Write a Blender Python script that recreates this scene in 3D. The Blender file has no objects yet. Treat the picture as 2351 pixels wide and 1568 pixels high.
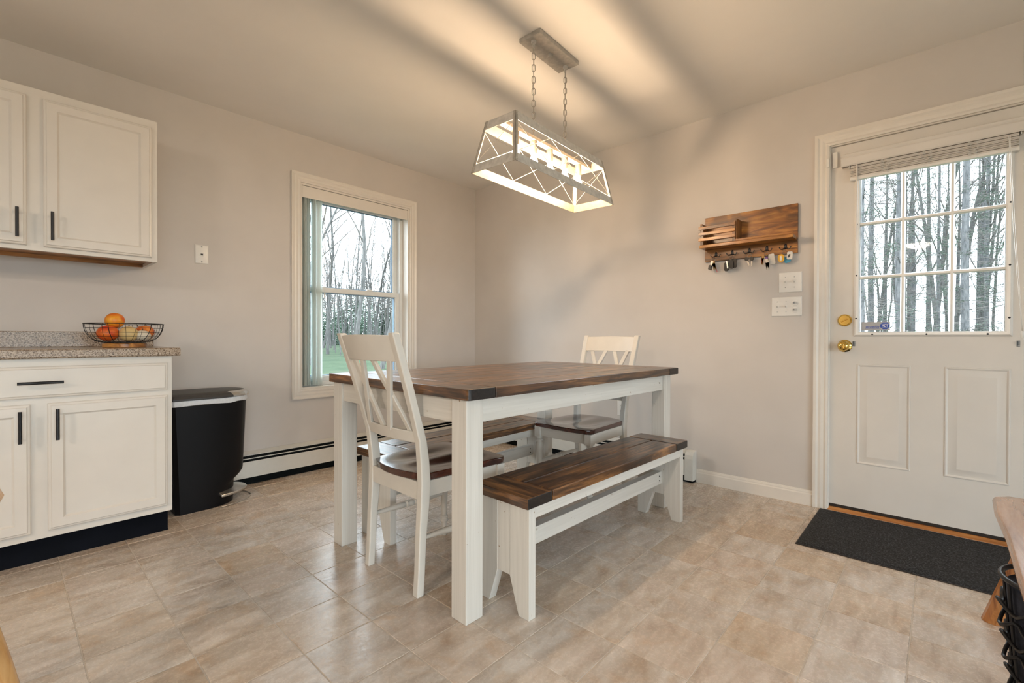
import bpy, bmesh, math, random
from mathutils import Vector, Matrix

random.seed(11)
scene = bpy.context.scene
col = scene.collection
PI = math.pi
R = math.radians

# ------------------------------------------------------------------ camera
F_PX, W_PX, H_PX = 1070.0, 2351.0, 1568.0
YAW, PITCH, ROLL = R(42.5), R(-0.45), R(0.15)
EYE = Vector((0.0, 0.0, 0.965))
cf = Vector((math.cos(YAW) * math.cos(PITCH), math.sin(YAW) * math.cos(PITCH), math.sin(PITCH)))
cr0 = Vector((math.sin(YAW), -math.cos(YAW), 0.0))
cu0 = cr0.cross(cf)
cr = cr0 * math.cos(ROLL) + cu0 * math.sin(ROLL)
cu = -cr0 * math.sin(ROLL) + cu0 * math.cos(ROLL)
cam_data = bpy.data.cameras.new('camera')
cam_data.sensor_fit = 'HORIZONTAL'
cam_data.sensor_width = 36.0
cam_data.lens = F_PX / W_PX * 36.0
cam_data.clip_start = 0.02
cam_data.clip_end = 400
cam = bpy.data.objects.new('camera', cam_data)
col.objects.link(cam)
mw = Matrix.Identity(4)
for i in range(3):
    mw[i][0], mw[i][1], mw[i][2], mw[i][3] = cr[i], cu[i], -cf[i], EYE[i]
cam.matrix_world = mw
scene.camera = cam

# ------------------------------------------------------------------ sky, exposure
SKY_STRENGTH = 8.0
BULB_STRENGTH = 235.0
KITCHEN_STRENGTH = 250.0
scene.view_settings.view_transform = 'Standard'
scene.view_settings.look = 'None'
scene.view_settings.gamma = 1.0
scene.view_settings.use_curve_mapping = False
scene.view_settings.exposure = 0.3
world = bpy.data.worlds.new('overcast_sky')
scene.world = world
world.use_nodes = True
bg = world.node_tree.nodes['Background']
bg.inputs[0].default_value = (0.85, 0.93, 1.0, 1)
bg.inputs[1].default_value = SKY_STRENGTH


def portal(name, loc, rot, sx, sy):
    l = bpy.data.lights.new(name, 'AREA')
    l.shape = 'RECTANGLE'
    l.size, l.size_y = sx, sy
    l.cycles.is_portal = True
    o = bpy.data.objects.new(name, l)
    col.objects.link(o)
    o.location = loc
    o.rotation_euler = rot
    return o


# ------------------------------------------------------------------ room numbers
XE, YN, ZC = 3.15, 3.385, 2.42          # east wall face, north wall face, ceiling
XW, YS = -4.6, -3.6
XD = XE + 0.016                          # door leaf face
portal('sky_portal_window', (1.9, YN + 0.17, 1.33), (R(-90), 0, 0), 0.92, 1.48)
portal('sky_portal_door', (XE + 0.17, 0.045, 1.44), (0, R(90), 0), 0.9, 0.56)


# pixel helpers: direction from the lens, distance from the plane the thing touches
def ray(q):
    return cr * (q[0] - W_PX / 2) - cu * (q[1] - H_PX / 2) + cf * F_PX


def onz(q, z=0.0):
    d = ray(q)
    return EYE + d * ((z - EYE.z) / d.z)


def onx(q, x):
    d = ray(q)
    return EYE + d * (x / d.x)


def ony(q, y):
    d = ray(q)
    return EYE + d * (y / d.y)


# ------------------------------------------------------------------ materials
MATS = {}


class NT:
    def __init__(self, name):
        self.m = bpy.data.materials.new(name)
        self.m.use_nodes = True
        self.t = self.m.node_tree
        self.b = self.t.nodes['Principled BSDF']
        MATS[name] = self.m

    def n(self, typ, **kw):
        nd = self.t.nodes.new(typ)
        for k, v in kw.items():
            if k in nd.inputs:
                nd.inputs[k].default_value = v
            else:
                setattr(nd, k, v)
        return nd

    def l(self, a, b):
        self.t.links.new(a, b)

    def ramp(self, fac, stops, interp='LINEAR'):
        r = self.t.nodes.new('ShaderNodeValToRGB')
        r.color_ramp.interpolation = interp
        while len(r.color_ramp.elements) < len(stops):
            r.color_ramp.elements.new(0.5)
        for e, (p, c) in zip(r.color_ramp.elements, stops):
            e.position = p
            e.color = tuple(c) + (1,) if len(c) == 3 else c
        self.l(fac, r.inputs[0])
        return r.outputs[0]

    def coords(self, scale=(1, 1, 1), rnd=0.0, rot=(0, 0, 0), kind='Object'):
        tc = self.n('ShaderNodeTexCoord')
        mp = self.n('ShaderNodeMapping')
        mp.inputs['Scale'].default_value = scale
        mp.inputs['Rotation'].default_value = rot
        self.l(tc.outputs[kind], mp.inputs['Vector'])
        if rnd:
            oi = self.n('ShaderNodeObjectInfo')
            mul = self.n('ShaderNodeVectorMath', operation='SCALE')
            cmb = self.n('ShaderNodeCombineXYZ')
            m2 = self.n('ShaderNodeMath', operation='MULTIPLY')
            m2.inputs[1].default_value = 7.31
            self.l(oi.outputs['Random'], m2.inputs[0])
            self.l(oi.outputs['Random'], cmb.inputs[0])
            self.l(m2.outputs[0], cmb.inputs[1])
            self.l(oi.outputs['Random'], cmb.inputs[2])
            mul.inputs['Scale'].default_value = rnd
            self.l(cmb.outputs[0], mul.inputs[0])
            self.l(mul.outputs[0], mp.inputs['Location'])
        return mp.outputs[0]

    def noise(self, vec, scale=5, detail=4, rough=0.5, dist=0.0):
        nd = self.n('ShaderNodeTexNoise')
        nd.inputs['Scale'].default_value = scale
        nd.inputs['Detail'].default_value = detail
        nd.inputs['Roughness'].default_value = rough
        nd.inputs['Distortion'].default_value = dist
        self.l(vec, nd.inputs['Vector'])
        return nd.outputs['Fac']

    def mix(self, fac, a, b, blend='MIX'):
        mx = self.n('ShaderNodeMix', data_type='RGBA', blend_type=blend)
        for sock, v in ((mx.inputs[0], fac), (mx.inputs[6], a), (mx.inputs[7], b)):
            if isinstance(v, (int, float)):
                sock.default_value = v
            elif isinstance(v, tuple):
                sock.default_value = v + (1,) if len(v) == 3 else v
            else:
                self.l(v, sock)
        return mx.outputs[2]

    def bump(self, h, strength=0.2, dist=0.002):
        b = self.n('ShaderNodeBump')
        b.inputs['Strength'].default_value = strength
        b.inputs['Distance'].default_value = dist
        self.l(h, b.inputs['Height'])
        self.l(b.outputs[0], self.b.inputs['Normal'])

    def setp(self, **kw):
        names = dict(color='Base Color', rough='Roughness', metal='Metallic', spec='Specular IOR Level',
                     coat='Coat Weight', coatr='Coat Roughness', trans='Transmission Weight', ior='IOR',
                     alpha='Alpha', emis='Emission Color', emiss='Emission Strength', sheen='Sheen Weight')
        for k, v in kw.items():
            s = self.b.inputs[names[k]]
            if hasattr(v, 'node'):
                self.l(v, s)
            elif isinstance(v, tuple):
                s.default_value = v + (1,) if len(v) == 3 else v
            else:
                s.default_value = v
        return self.m


def plain(name, color, rough=0.5, metal=0.0, spec=0.5, var=0.06, vscale=30.0, bump=0.0, coat=0.0, bscale=200.0):
    t = NT(name)
    c = t.coords((1, 1, 1))
    nz = t.noise(c, vscale, 3, 0.5)
    lo = tuple(max(0, x * (1 - var)) for x in color)
    hi = tuple(min(1, x * (1 + var)) for x in color)
    t.setp(color=t.ramp(nz, [(0.3, lo), (0.7, hi)]), rough=rough, metal=metal, spec=spec, coat=coat)
    if bump:
        t.bump(t.noise(c, bscale, 2, 0.5), bump, 0.001)
    return t.m


plain('wall_paint', (0.60, 0.565, 0.53), 0.55, spec=0.35, var=0.025, vscale=4, bump=0.08, bscale=260)
plain('ceiling_paint', (0.80, 0.775, 0.735), 0.6, spec=0.3, var=0.02, vscale=3, bump=0.06, bscale=180)
plain('trim_white', (0.74, 0.70, 0.64), 0.35, var=0.02, vscale=12)
plain('door_white', (0.70, 0.665, 0.615), 0.4, var=0.02, vscale=8)
plain('cabinet_white', (0.71, 0.67, 0.61), 0.35, var=0.02, vscale=10)
plain('vinyl_white', (0.74, 0.76, 0.75), 0.35, var=0.02)
plain('plastic_white', (0.80, 0.78, 0.74), 0.25, var=0.01)
plain('outlet_slot', (0.05, 0.05, 0.05), 0.6)
plain('screw_grey', (0.45, 0.45, 0.44), 0.35, metal=0.8)
plain('black_metal', (0.012, 0.012, 0.014), 0.38, metal=0.3)
plain('black_wire', (0.012, 0.011, 0.011), 0.45, metal=0.2)
plain('black_plastic', (0.0035, 0.0035, 0.0045), 0.42, spec=0.22, var=0.1, vscale=60, bump=0.25, bscale=900)
plain('lid_plastic', (0.045, 0.042, 0.04), 0.45, var=0.1, vscale=60, bump=0.2, bscale=900)
plain('steel', (0.62, 0.61, 0.59), 0.28, metal=1.0, var=0.05)
plain('bag_white', (0.72, 0.74, 0.76), 0.35, var=0.06, vscale=60)
plain('kick_vinyl', (0.0025, 0.003, 0.006), 0.5, spec=0.05, var=0.3, vscale=9)
plain('heater_white', (0.70, 0.69, 0.64), 0.4, var=0.02)
plain('heater_dark', (0.004, 0.006, 0.007), 0.6, spec=0.1)
plain('fixture_grey', (0.60, 0.57, 0.52), 0.5, metal=0.0, var=0.14, vscale=45)
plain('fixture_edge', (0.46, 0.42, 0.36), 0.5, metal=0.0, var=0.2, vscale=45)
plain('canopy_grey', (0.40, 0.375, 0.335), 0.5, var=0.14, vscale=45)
plain('fixture_inner_dimmed', (0.36, 0.30, 0.22), 0.6, var=0.1, vscale=45)  # inner faces coloured darker to hold down the glare of the bulbs
plain('socket_white', (0.30, 0.27, 0.23), 0.5)
plain('chair_white', (0.70, 0.665, 0.60), 0.38, var=0.025, vscale=14)
plain('brass_clear', (0.75, 0.50, 0.13), 0.12, metal=1.0, var=0.03)
plain('brass_old', (0.26, 0.165, 0.06), 0.4, metal=0.8)
plain('key_silver', (0.42, 0.41, 0.39), 0.35, metal=0.9)
plain('key_black', (0.012, 0.012, 0.013), 0.4)
plain('tag_red', (0.62, 0.04, 0.02), 0.4)
plain('tag_purple', (0.12, 0.04, 0.25), 0.4)
plain('tag_white', (0.72, 0.68, 0.62), 0.4)
plain('tag_yellow', (0.75, 0.40, 0.02), 0.4)
plain('tag_blue', (0.05, 0.30, 0.48), 0.4)
plain('print_dark', (0.05, 0.05, 0.05), 0.5)
plain('pink_strap', (0.5, 0.12, 0.14), 0.6)
plain('sticker_silver', (0.42, 0.43, 0.44), 0.3, metal=0.2)
plain('sticker_blue', (0.010, 0.07, 0.42), 0.35)
plain('sticker_white', (0.85, 0.85, 0.86), 0.35)
plain('end_grain', (0.014, 0.011, 0.010), 0.4, var=0.5, vscale=120, bump=0.3, bscale=300)
plain('rubber_dark', (0.025, 0.018, 0.014), 0.5)
plain('gasket_blue', (0.14, 0.24, 0.36), 0.5)
plain('pear_skin', (0.72, 0.53, 0.24), 0.4, var=0.15, vscale=18)
plain('basket_liner', (0.012, 0.015, 0.028), 0.8, var=0.5, vscale=80, bump=0.8, bscale=120)
plain('grout', (0.60, 0.54, 0.47), 0.6, var=0.05)
plain('stem_brown', (0.10, 0.07, 0.03), 0.6)


def mk_blend(name, a, b, scale, rough, bump=0.0, c=None):
    t = NT(name)
    v = t.coords((1, 1, 1), rnd=3.0)
    nz = t.noise(v, scale, 3, 0.55, 0.4)
    st = [(0.3, a), (0.7, b)] if c is None else [(0.3, a), (0.52, b), (0.75, c)]
    t.setp(color=t.ramp(nz, st), rough=rough)
    if bump:
        t.bump(nz, bump, 0.004)
    return t.m


mk_blend('mango_skin', (0.80, 0.36, 0.02), (0.72, 0.12, 0.015), 22, 0.4)
mk_blend('red_skin', (0.60, 0.045, 0.012), (0.74, 0.19, 0.02), 24, 0.4)
mk_blend('apple_skin', (0.50, 0.02, 0.012), (0.76, 0.28, 0.04), 30, 0.35)
mk_blend('gourd_skin', (0.70, 0.62, 0.48), (0.76, 0.70, 0.58), 40, 0.5, 0.3, (0.62, 0.40, 0.14))


def mk_wood(name, axis, dark, mid, light, rough, knots=0.35, along=1.1, across=15.0, coat=0.2, spec=0.5, rnd=5.0, stn=0.75):
    t = NT(name)
    sc = [across, across, across]
    sc[axis] = along
    v = t.coords(tuple(sc), rnd=rnd)
    big = [3.4, 3.4, 3.4]
    big[axis] = 1.0
    v2 = t.coords(tuple(big), rnd=rnd)
    g1 = t.noise(v, 2.2, 6, 0.65, 1.2)
    g2 = t.noise(v2, 2.2, 3, 0.55, 1.2)
    kn = [6.0, 6.0, 6.0]
    kn[axis] = 2.3
    vo = t.n('ShaderNodeTexVoronoi')
    t.l(t.coords(tuple(kn), rnd=rnd), vo.inputs['Vector'])
    vo.inputs['Scale'].default_value = 1.0
    vo.inputs['Randomness'].default_value = 1.0
    base = t.ramp(g1, [(0.34, dark), (0.5, mid), (0.66, light)])
    stain = t.ramp(g2, [(0.40, (0.15, 0.13, 0.12)), (0.50, (0.70, 0.67, 0.65)), (0.60, (1, 1, 1))])
    c1 = t.mix(stn, base, stain, 'MULTIPLY')
    kf = t.ramp(vo.outputs['Distance'], [(0.0, (1, 1, 1)), (0.10, (0.9, 0.9, 0.9)), (0.17, (0, 0, 0))])
    ms = t.n('ShaderNodeMath', operation='MULTIPLY')
    ms.inputs[1].default_value = knots
    t.l(kf, ms.inputs[0])
    c2 = t.mix(ms.outputs[0], c1, tuple(x * 0.35 for x in dark))
    t.setp(color=c2, rough=rough, coat=coat, coatr=0.18, spec=spec)
    t.bump(g1, 0.12, 0.001)
    return t.m


DK, MD, LT = (0.022, 0.010, 0.006), (0.140, 0.062, 0.024), (0.40, 0.185, 0.062)
mk_wood('stained_wood_x', 0, DK, MD, LT, 0.34, coat=0.45)
mk_wood('stained_wood_y', 1, DK, MD, LT, 0.34, coat=0.45)
mk_wood('rack_wood_y', 1, (0.11, 0.034, 0.006), (0.36, 0.135, 0.020), (0.60, 0.27, 0.055), 0.38, knots=0.8, across=9)
mk_wood('rack_wood_z', 2, (0.09, 0.034, 0.008), (0.22, 0.085, 0.018), (0.33, 0.14, 0.035), 0.42, knots=0.1, across=12)
mk_wood('cherry_seat', 0, (0.030, 0.008, 0.005), (0.062, 0.014, 0.008), (0.095, 0.026, 0.014), 0.16, knots=0.0, coat=0.7)
mk_wood('oak_y', 1, (0.30, 0.10, 0.022), (0.46, 0.18, 0.045), (0.56, 0.25, 0.07), 0.35, knots=0.0, across=30, rnd=0.0, stn=0.2)
mk_wood('cabinet_wood', 0, (0.36, 0.15, 0.05), (0.52, 0.25, 0.09), (0.58, 0.30, 0.13), 0.4, knots=0.15)
mk_wood('log_wood', 2, (0.22, 0.07, 0.018), (0.48, 0.19, 0.05), (0.60, 0.28, 0.09), 0.3, knots=0.1, across=26, along=2.2, coat=0.4, stn=0.15)
mk_wood('log_seat', 0, (0.34, 0.16, 0.075), (0.46, 0.24, 0.125), (0.54, 0.31, 0.18), 0.26, knots=0.1, across=10, coat=0.6, stn=0.12)
mk_wood('pine_pale', 2, (0.50, 0.26, 0.085), (0.62, 0.36, 0.14), (0.68, 0.43, 0.19), 0.35, knots=0.1, across=14, stn=0.15)


def mk_painted(name, axis):
    t = NT(name)
    sc = [60.0] * 3
    sc[axis] = 2.0
    g = t.noise(t.coords(tuple(sc), rnd=2.0), 1.5, 3, 0.5)
    s = t.noise(t.coords((1, 1, 1), rnd=4.0), 75, 2, 0.4)
    c = t.ramp(g, [(0.3, (0.66, 0.635, 0.58)), (0.7, (0.75, 0.725, 0.67))])
    spot = t.ramp(s, [(0.0, (0.45, 0.28, 0.13)), (0.225, (0.45, 0.30, 0.15)), (0.245, (1, 1, 1))])
    t.setp(color=t.mix(0.8, c, spot, 'MULTIPLY'), rough=0.45)
    t.bump(g, 0.12, 0.001)


for i_, a_ in enumerate('xyz'):
    mk_painted('painted_wood_' + a_, i_)


def mk_floor():
    t = NT('vinyl_tile')
    oi = t.n('ShaderNodeObjectInfo')
    v = t.coords((4.0, 13.0, 1.0), rnd=9.0, rot=(0, 0, R(-12)))
    s1 = t.noise(v, 1.5, 6, 0.64, 0.6)
    v2 = t.coords((1, 1, 1), rnd=9.0)
    s2 = t.noise(v2, 8, 4, 0.55, 0.8)
    fine = t.noise(v2, 90, 3, 0.6, 0.6)
    c = t.ramp(s1, [(0.28, (0.435, 0.36, 0.295)), (0.45, (0.55, 0.485, 0.418)), (0.55, (0.625, 0.565, 0.502)), (0.70, (0.72, 0.67, 0.612))])
    c2 = t.ramp(s2, [(0.3, (0.86, 0.70, 0.54)), (0.50, (1, 1, 1)), (0.72, (1.0, 0.93, 0.91))])
    c3 = t.mix(0.6, c, c2, 'MULTIPLY')
    tint = t.ramp(oi.outputs['Random'], [(0.0, (0.96, 0.85, 0.72)), (0.25, (1.0, 0.97, 0.93)), (0.7, (0.97, 0.97, 0.98)), (1.0, (1.0, 0.93, 0.88))])
    t.setp(color=t.mix(0.8, c3, tint, 'MULTIPLY'), spec=0.65,
           rough=t.ramp(fine, [(0.3, (0.20, 0.20, 0.20)), (0.7, (0.32, 0.32, 0.32))]))
    h = t.mix(0.16, s1, fine)
    t.bump(h, 0.22, 0.0028)


mk_floor()


def mk_granite():
    t = NT('granite_counter')
    v = t.coords((1, 1, 1))
    a = t.noise(v, 230, 3, 0.65)
    b = t.noise(v, 150, 2, 0.5)
    c1 = t.ramp(a, [(0.34, (0.035, 0.027, 0.022)), (0.42, (0.26, 0.19, 0.135)), (0.50, (0.42, 0.335, 0.25)), (0.66, (0.53, 0.445, 0.355))])
    c2 = t.ramp(b, [(0.38, (0.35, 0.28, 0.22)), (0.48, (1, 1, 1))])
    t.setp(color=t.mix(0.8, c1, c2, 'MULTIPLY'), rough=0.22, spec=0.35)


mk_granite()


def mk_mat_rug():
    t = NT('mat_pile')
    v = t.coords((1, 1, 1))
    a = t.noise(v, 135, 5, 0.85)
    t.setp(color=t.ramp(a, [(0.40, (0.003, 0.003, 0.004)), (0.52, (0.018, 0.019, 0.023)), (0.62, (0.12, 0.125, 0.135))]), rough=0.65, spec=0.3)
    t.bump(a, 0.9, 0.006)


mk_mat_rug()


def mk_glass(name, tint, gloss=0.08):
    m = bpy.data.materials.new(name)
    m.use_nodes = True
    nt = m.node_tree
    for nd in list(nt.nodes):
        nt.nodes.remove(nd)
    out = nt.nodes.new('ShaderNodeOutputMaterial')
    tr = nt.nodes.new('ShaderNodeBsdfTransparent')
    tr.inputs[0].default_value = tint + (1,)
    gl = nt.nodes.new('ShaderNodeBsdfGlossy')
    gl.inputs['Roughness'].default_value = 0.02
    fr = nt.nodes.new('ShaderNodeFresnel')
    fr.inputs[0].default_value = 1.12
    mx = nt.nodes.new('ShaderNodeMixShader')
    nt.links.new(fr.outputs[0], mx.inputs[0])
    nt.links.new(tr.outputs[0], mx.inputs[1])
    nt.links.new(gl.outputs[0], mx.inputs[2])
    nt.links.new(mx.outputs[0], out.inputs[0])
    MATS[name] = m


mk_glass('pane_glass', (0.96, 0.98, 0.98))
mk_glass('clear_plastic', (0.80, 0.82, 0.84))


def mk_translucent(name, color, w):
    m = bpy.data.materials.new(name)
    m.use_nodes = True
    nt = m.node_tree
    b = nt.nodes['Principled BSDF']
    b.inputs['Base Color'].default_value = color + (1,)
    b.inputs['Roughness'].default_value = 0.45
    tl = nt.nodes.new('ShaderNodeBsdfTranslucent')
    tl.inputs[0].default_value = color + (1,)
    mx = nt.nodes.new('ShaderNodeMixShader')
    mx.inputs[0].default_value = w
    nt.links.new(b.outputs[0], mx.inputs[1])
    nt.links.new(tl.outputs[0], mx.inputs[2])
    nt.links.new(mx.outputs[0], nt.nodes['Material Output'].inputs[0])
    MATS[name] = m


mk_translucent('slat_vinyl', (0.86, 0.90, 0.88), 0.55)
mk_translucent('blind_slat', (0.86, 0.81, 0.75), 0.30)


def mk_emit(name, color, strength):
    t = NT(name)
    t.setp(color=color, emis=color, emiss=strength, rough=0.3)


mk_emit('bulb_glow', (1.0, 0.71, 0.45), BULB_STRENGTH)
mk_emit('dome_glow', (1.0, 0.86, 0.72), KITCHEN_STRENGTH)


def mk_bark(name, a, b, sc):
    t = NT(name)
    v = t.coords((sc, sc, sc * 0.22), rnd=4)
    nz = t.noise(v, 3, 4, 0.6)
    t.setp(color=t.ramp(nz, [(0.3, a), (0.7, b)]), rough=0.9, spec=0.1)


mk_bark('bark_pale', (0.055, 0.055, 0.053), (0.14, 0.138, 0.135), 5)
mk_bark('bark_dark', (0.060, 0.063, 0.066), (0.16, 0.16, 0.163), 6)
mk_bark('bark_twig', (0.060, 0.056, 0.052), (0.14, 0.132, 0.122), 5)
mk_bark('needles', (0.050, 0.085, 0.062), (0.12, 0.165, 0.125), 3)
mk_bark('dry_leaf', (0.45, 0.20, 0.08), (0.60, 0.32, 0.16), 3)


def mk_lawn():
    t = NT('lawn_grass')
    v = t.coords((1, 1, 1))
    a = t.noise(v, 0.8, 5, 0.6)
    b = t.noise(v, 9, 4, 0.7)
    c = t.ramp(a, [(0.35, (0.036, 0.058, 0.034)), (0.55, (0.052, 0.078, 0.046)), (0.7, (0.085, 0.075, 0.055))])
    d = t.ramp(b, [(0.3, (0.6, 0.6, 0.55)), (0.65, (1, 1, 1))])
    t.setp(color=t.mix(0.7, c, d, 'MULTIPLY'), rough=0.9, spec=0.1)
    t.bump(b, 0.6, 0.08)


mk_lawn()


# ------------------------------------------------------------------ mesh builder
class MB:
    def __init__(s):
        s.v, s.f = [], []

    def add(s, vs, fs):
        o = len(s.v)
        s.v += [Vector(p) for p in vs]
        s.f += [tuple(i + o for i in f) for f in fs]
        return s

    def box(s, x0, x1, y0, y1, z0, z1):
        return s.add([(x0, y0, z0), (x1, y0, z0), (x1, y1, z0), (x0, y1, z0), (x0, y0, z1), (x1, y0, z1), (x1, y1, z1), (x0, y1, z1)],
                     [(0, 3, 2, 1), (4, 5, 6, 7), (0, 1, 5, 4), (1, 2, 6, 5), (2, 3, 7, 6), (3, 0, 4, 7)])

    def hexa(s, pts):
        return s.add(pts, [(0, 3, 2, 1), (4, 5, 6, 7), (0, 1, 5, 4), (1, 2, 6, 5), (2, 3, 7, 6), (3, 0, 4, 7)])

    def prism(s, poly, fr, d0, d1):
        """polygon of (a, b) extruded along d; fr(a, b, d) -> point"""
        n = len(poly)
        vs = [fr(a, b, d0) for a, b in poly] + [fr(a, b, d1) for a, b in poly]
        fs = [tuple(range(n - 1, -1, -1)), tuple(range(n, 2 * n))]
        fs += [(i, (i + 1) % n, n + (i + 1) % n, n + i) for i in range(n)]
        return s.add(vs, fs)

    def bar(s, p, q, w, h, up=(0, 0, 1)):
        """rectangular bar from p to q, w along side, h along up"""
        p, q, up = Vector(p), Vector(q), Vector(up)
        d = (q - p).normalized()
        sd = d.cross(up).normalized()
        u = sd.cross(d).normalized()
        c = [(-1, -1), (1, -1), (1, 1), (-1, 1)]
        return s.hexa([p + sd * a * w / 2 + u * b * h / 2 for a, b in c] + [q + sd * a * w / 2 + u * b * h / 2 for a, b in c])

    def tube(s, path, r, n=8, closed=False, cap=True):
        path = [Vector(p) for p in path]
        m = len(path)
        rr = r if isinstance(r, (list, tuple)) else [r] * m
        vs, fs = [], []
        prev = None
        for i, p in enumerate(path):
            if closed:
                t = path[(i + 1) % m] - path[i - 1]
            else:
                t = path[min(i + 1, m - 1)] - path[max(i - 1, 0)]
            if t.length < 1e-9:
                t = Vector((0, 0, 1))
            t.normalize()
            if prev is None:
                a = Vector((0, 0, 1)) if abs(t.z) < 0.9 else Vector((1, 0, 0))
                u = (a - t * a.dot(t)).normalized()
            else:
                u = (prev - t * prev.dot(t))
                u = u.normalized() if u.length > 1e-6 else t.orthogonal().normalized()
            prev = u
            w = t.cross(u)
            for k in range(n):
                an = 2 * PI * k / n
                vs.append(p + (u * math.cos(an) + w * math.sin(an)) * rr[i])
        segs = m if closed else m - 1
        for i in range(segs):
            j = (i + 1) % m
            for k in range(n):
                fs.append((i * n + k, i * n + (k + 1) % n, j * n + (k + 1) % n, j * n + k))
        if cap and not closed:
            fs.append(tuple(range(n - 1, -1, -1)))
            fs.append(tuple((m - 1) * n + k for k in range(n)))
        return s.add(vs, fs)

    def lathe(s, prof, n=16, mat=None):
        """prof of (r, z) turned round z; mat places it"""
        mat = mat or Matrix.Identity(4)
        vs, fs = [], []
        m = len(prof)
        for r, z in prof:
            for k in range(n):
                a = 2 * PI * k / n
                vs.append(mat @ Vector((r * math.cos(a), r * math.sin(a), z)))
        for i in range(m - 1):
            for k in range(n):
                fs.append((i * n + k, i * n + (k + 1) % n, (i + 1) * n + (k + 1) % n, (i + 1) * n + k))
        fs.append(tuple(range(n - 1, -1, -1)))
        fs.append(tuple((m - 1) * n + k for k in range(n)))
        return s.add(vs, fs)

    def rings(s, rect, prof, fr, cap0=False, cap1=False, open3=False):
        """rectangle a0,a1,b0,b1; each profile point (u inward, d out) is one ring"""
        a0, a1, b0, b1 = rect
        vs, fs = [], []
        for u, d in prof:
            if open3:
                q = [(a0 + u, b0), (a0 + u, b1 - u), (a1 - u, b1 - u), (a1 - u, b0)]
            else:
                q = [(a0 + u, b0 + u), (a1 - u, b0 + u), (a1 - u, b1 - u), (a0 + u, b1 - u)]
            vs += [fr(a, b, d) for a, b in q]
        m = len(prof)
        for i in range(m - 1):
            for k in range(3 if open3 else 4):
                fs.append((i * 4 + k, i * 4 + (k + 1) % 4, (i + 1) * 4 + (k + 1) % 4, (i + 1) * 4 + k))
        if not cap0 and not cap1:
            for k in range(3 if open3 else 4):
                fs.append(((m - 1) * 4 + k, (m - 1) * 4 + (k + 1) % 4, (k + 1) % 4, k))
        if open3:
            fs.append(tuple(i * 4 for i in range(m)))
            fs.append(tuple(i * 4 + 3 for i in range(m)))
        if cap0:
            fs.append((0, 1, 2, 3))
        if cap1:
            o = (m - 1) * 4
            fs.append((o, o + 1, o + 2, o + 3))
        return s.add(vs, fs)

    def sphere(s, c, r, n=14, m=9, sc=(1, 1, 1), fn=None):
        vs, fs = [], []
        c = Vector(c)
        for i in range(1, m):
            th = PI * i / m
            for k in range(n):
                ph = 2 * PI * k / n
                d = Vector((math.sin(th) * math.cos(ph), math.sin(th) * math.sin(ph), math.cos(th)))
                k2 = fn(d) if fn else 1.0
                vs.append(c + Vector((d.x * sc[0], d.y * sc[1], d.z * sc[2])) * r * k2)
        kt = fn(Vector((0, 0, 1))) if fn else 1.0
        kb = fn(Vector((0, 0, -1))) if fn else 1.0
        vs += [c + Vector((0, 0, r * sc[2] * kt)), c - Vector((0, 0, r * sc[2] * kb))]
        for i in range(m - 2):
            for k in range(n):
                fs.append((i * n + k, (i + 1) * n + k, (i + 1) * n + (k + 1) % n, i * n + (k + 1) % n))
        T = (m - 1) * n
        for k in range(n):
            fs.append((T, k, (k + 1) % n))
            fs.append((T + 1, (m - 2) * n + (k + 1) % n, (m - 2) * n + k))
        return s.add(vs, fs)

    def build(s, name, mat, parent=None, bev=0.0, smooth=0.0, local=False, seg=2, origin=None):
        off = Vector((0, 0, 0))
        if parent is not None and not local:
            p = parent
            while p is not None:
                off += p.location
                p = p.parent
        loc = Vector((0, 0, 0))
        if origin is not None:
            loc = Vector(origin) - off
            off = Vector(origin)
        me = bpy.data.meshes.new(name)
        me.from_pydata([tuple(p - off) for p in s.v], [], s.f)
        bm = bmesh.new()
        bm.from_mesh(me)
        bmesh.ops.recalc_face_normals(bm, faces=bm.faces)
        bm.to_mesh(me)
        bm.free()
        me.materials.append(MATS[mat])
        if smooth:
            for p in me.polygons:
                p.use_smooth = True
            me.set_sharp_from_angle(angle=R(smooth))
        o = bpy.data.objects.new(name, me)
        col.objects.link(o)
        o.location = loc
        if parent is not None:
            o.parent = parent
        if bev:
            b = o.modifiers.new('edge', 'BEVEL')
            b.width = bev
            b.segments = seg
            b.limit_method = 'ANGLE'
            b.angle_limit = R(40)
        return o


def tag(o, label=None, cat=None, group=None, kind=None):
    if label:
        o['label'] = label
    if cat:
        o['category'] = cat
    if group:
        o['group'] = group
    if kind:
        o['kind'] = kind
    return o


def thing(name, loc, label=None, cat=None, group=None, kind=None, rz=0.0):
    o = bpy.data.objects.new(name, None)
    o.empty_display_size = 0.05
    col.objects.link(o)
    o.location = loc
    o.rotation_euler = (0, 0, rz)
    return tag(o, label, cat, group, kind)


def copy_tree(o, parent=None):
    c = o.copy()
    col.objects.link(c)
    c.parent = parent
    for ch in list(o.children):
        copy_tree(ch, c)
    return c


def FN(y0):                      # plane facing the room on the north side
    return lambda a, b, d: Vector((a, y0 - d, b))


def FE(x0):                      # plane facing the room on the east side
    return lambda a, b, d: Vector((x0 - d, a, b))


FX = lambda a, b, d: Vector((d, a, b))       # extrude along x
FY = lambda a, b, d: Vector((a, d, b))       # extrude along y
FZ = lambda a, b, d: Vector((a, b, d))       # extrude along z

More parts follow.
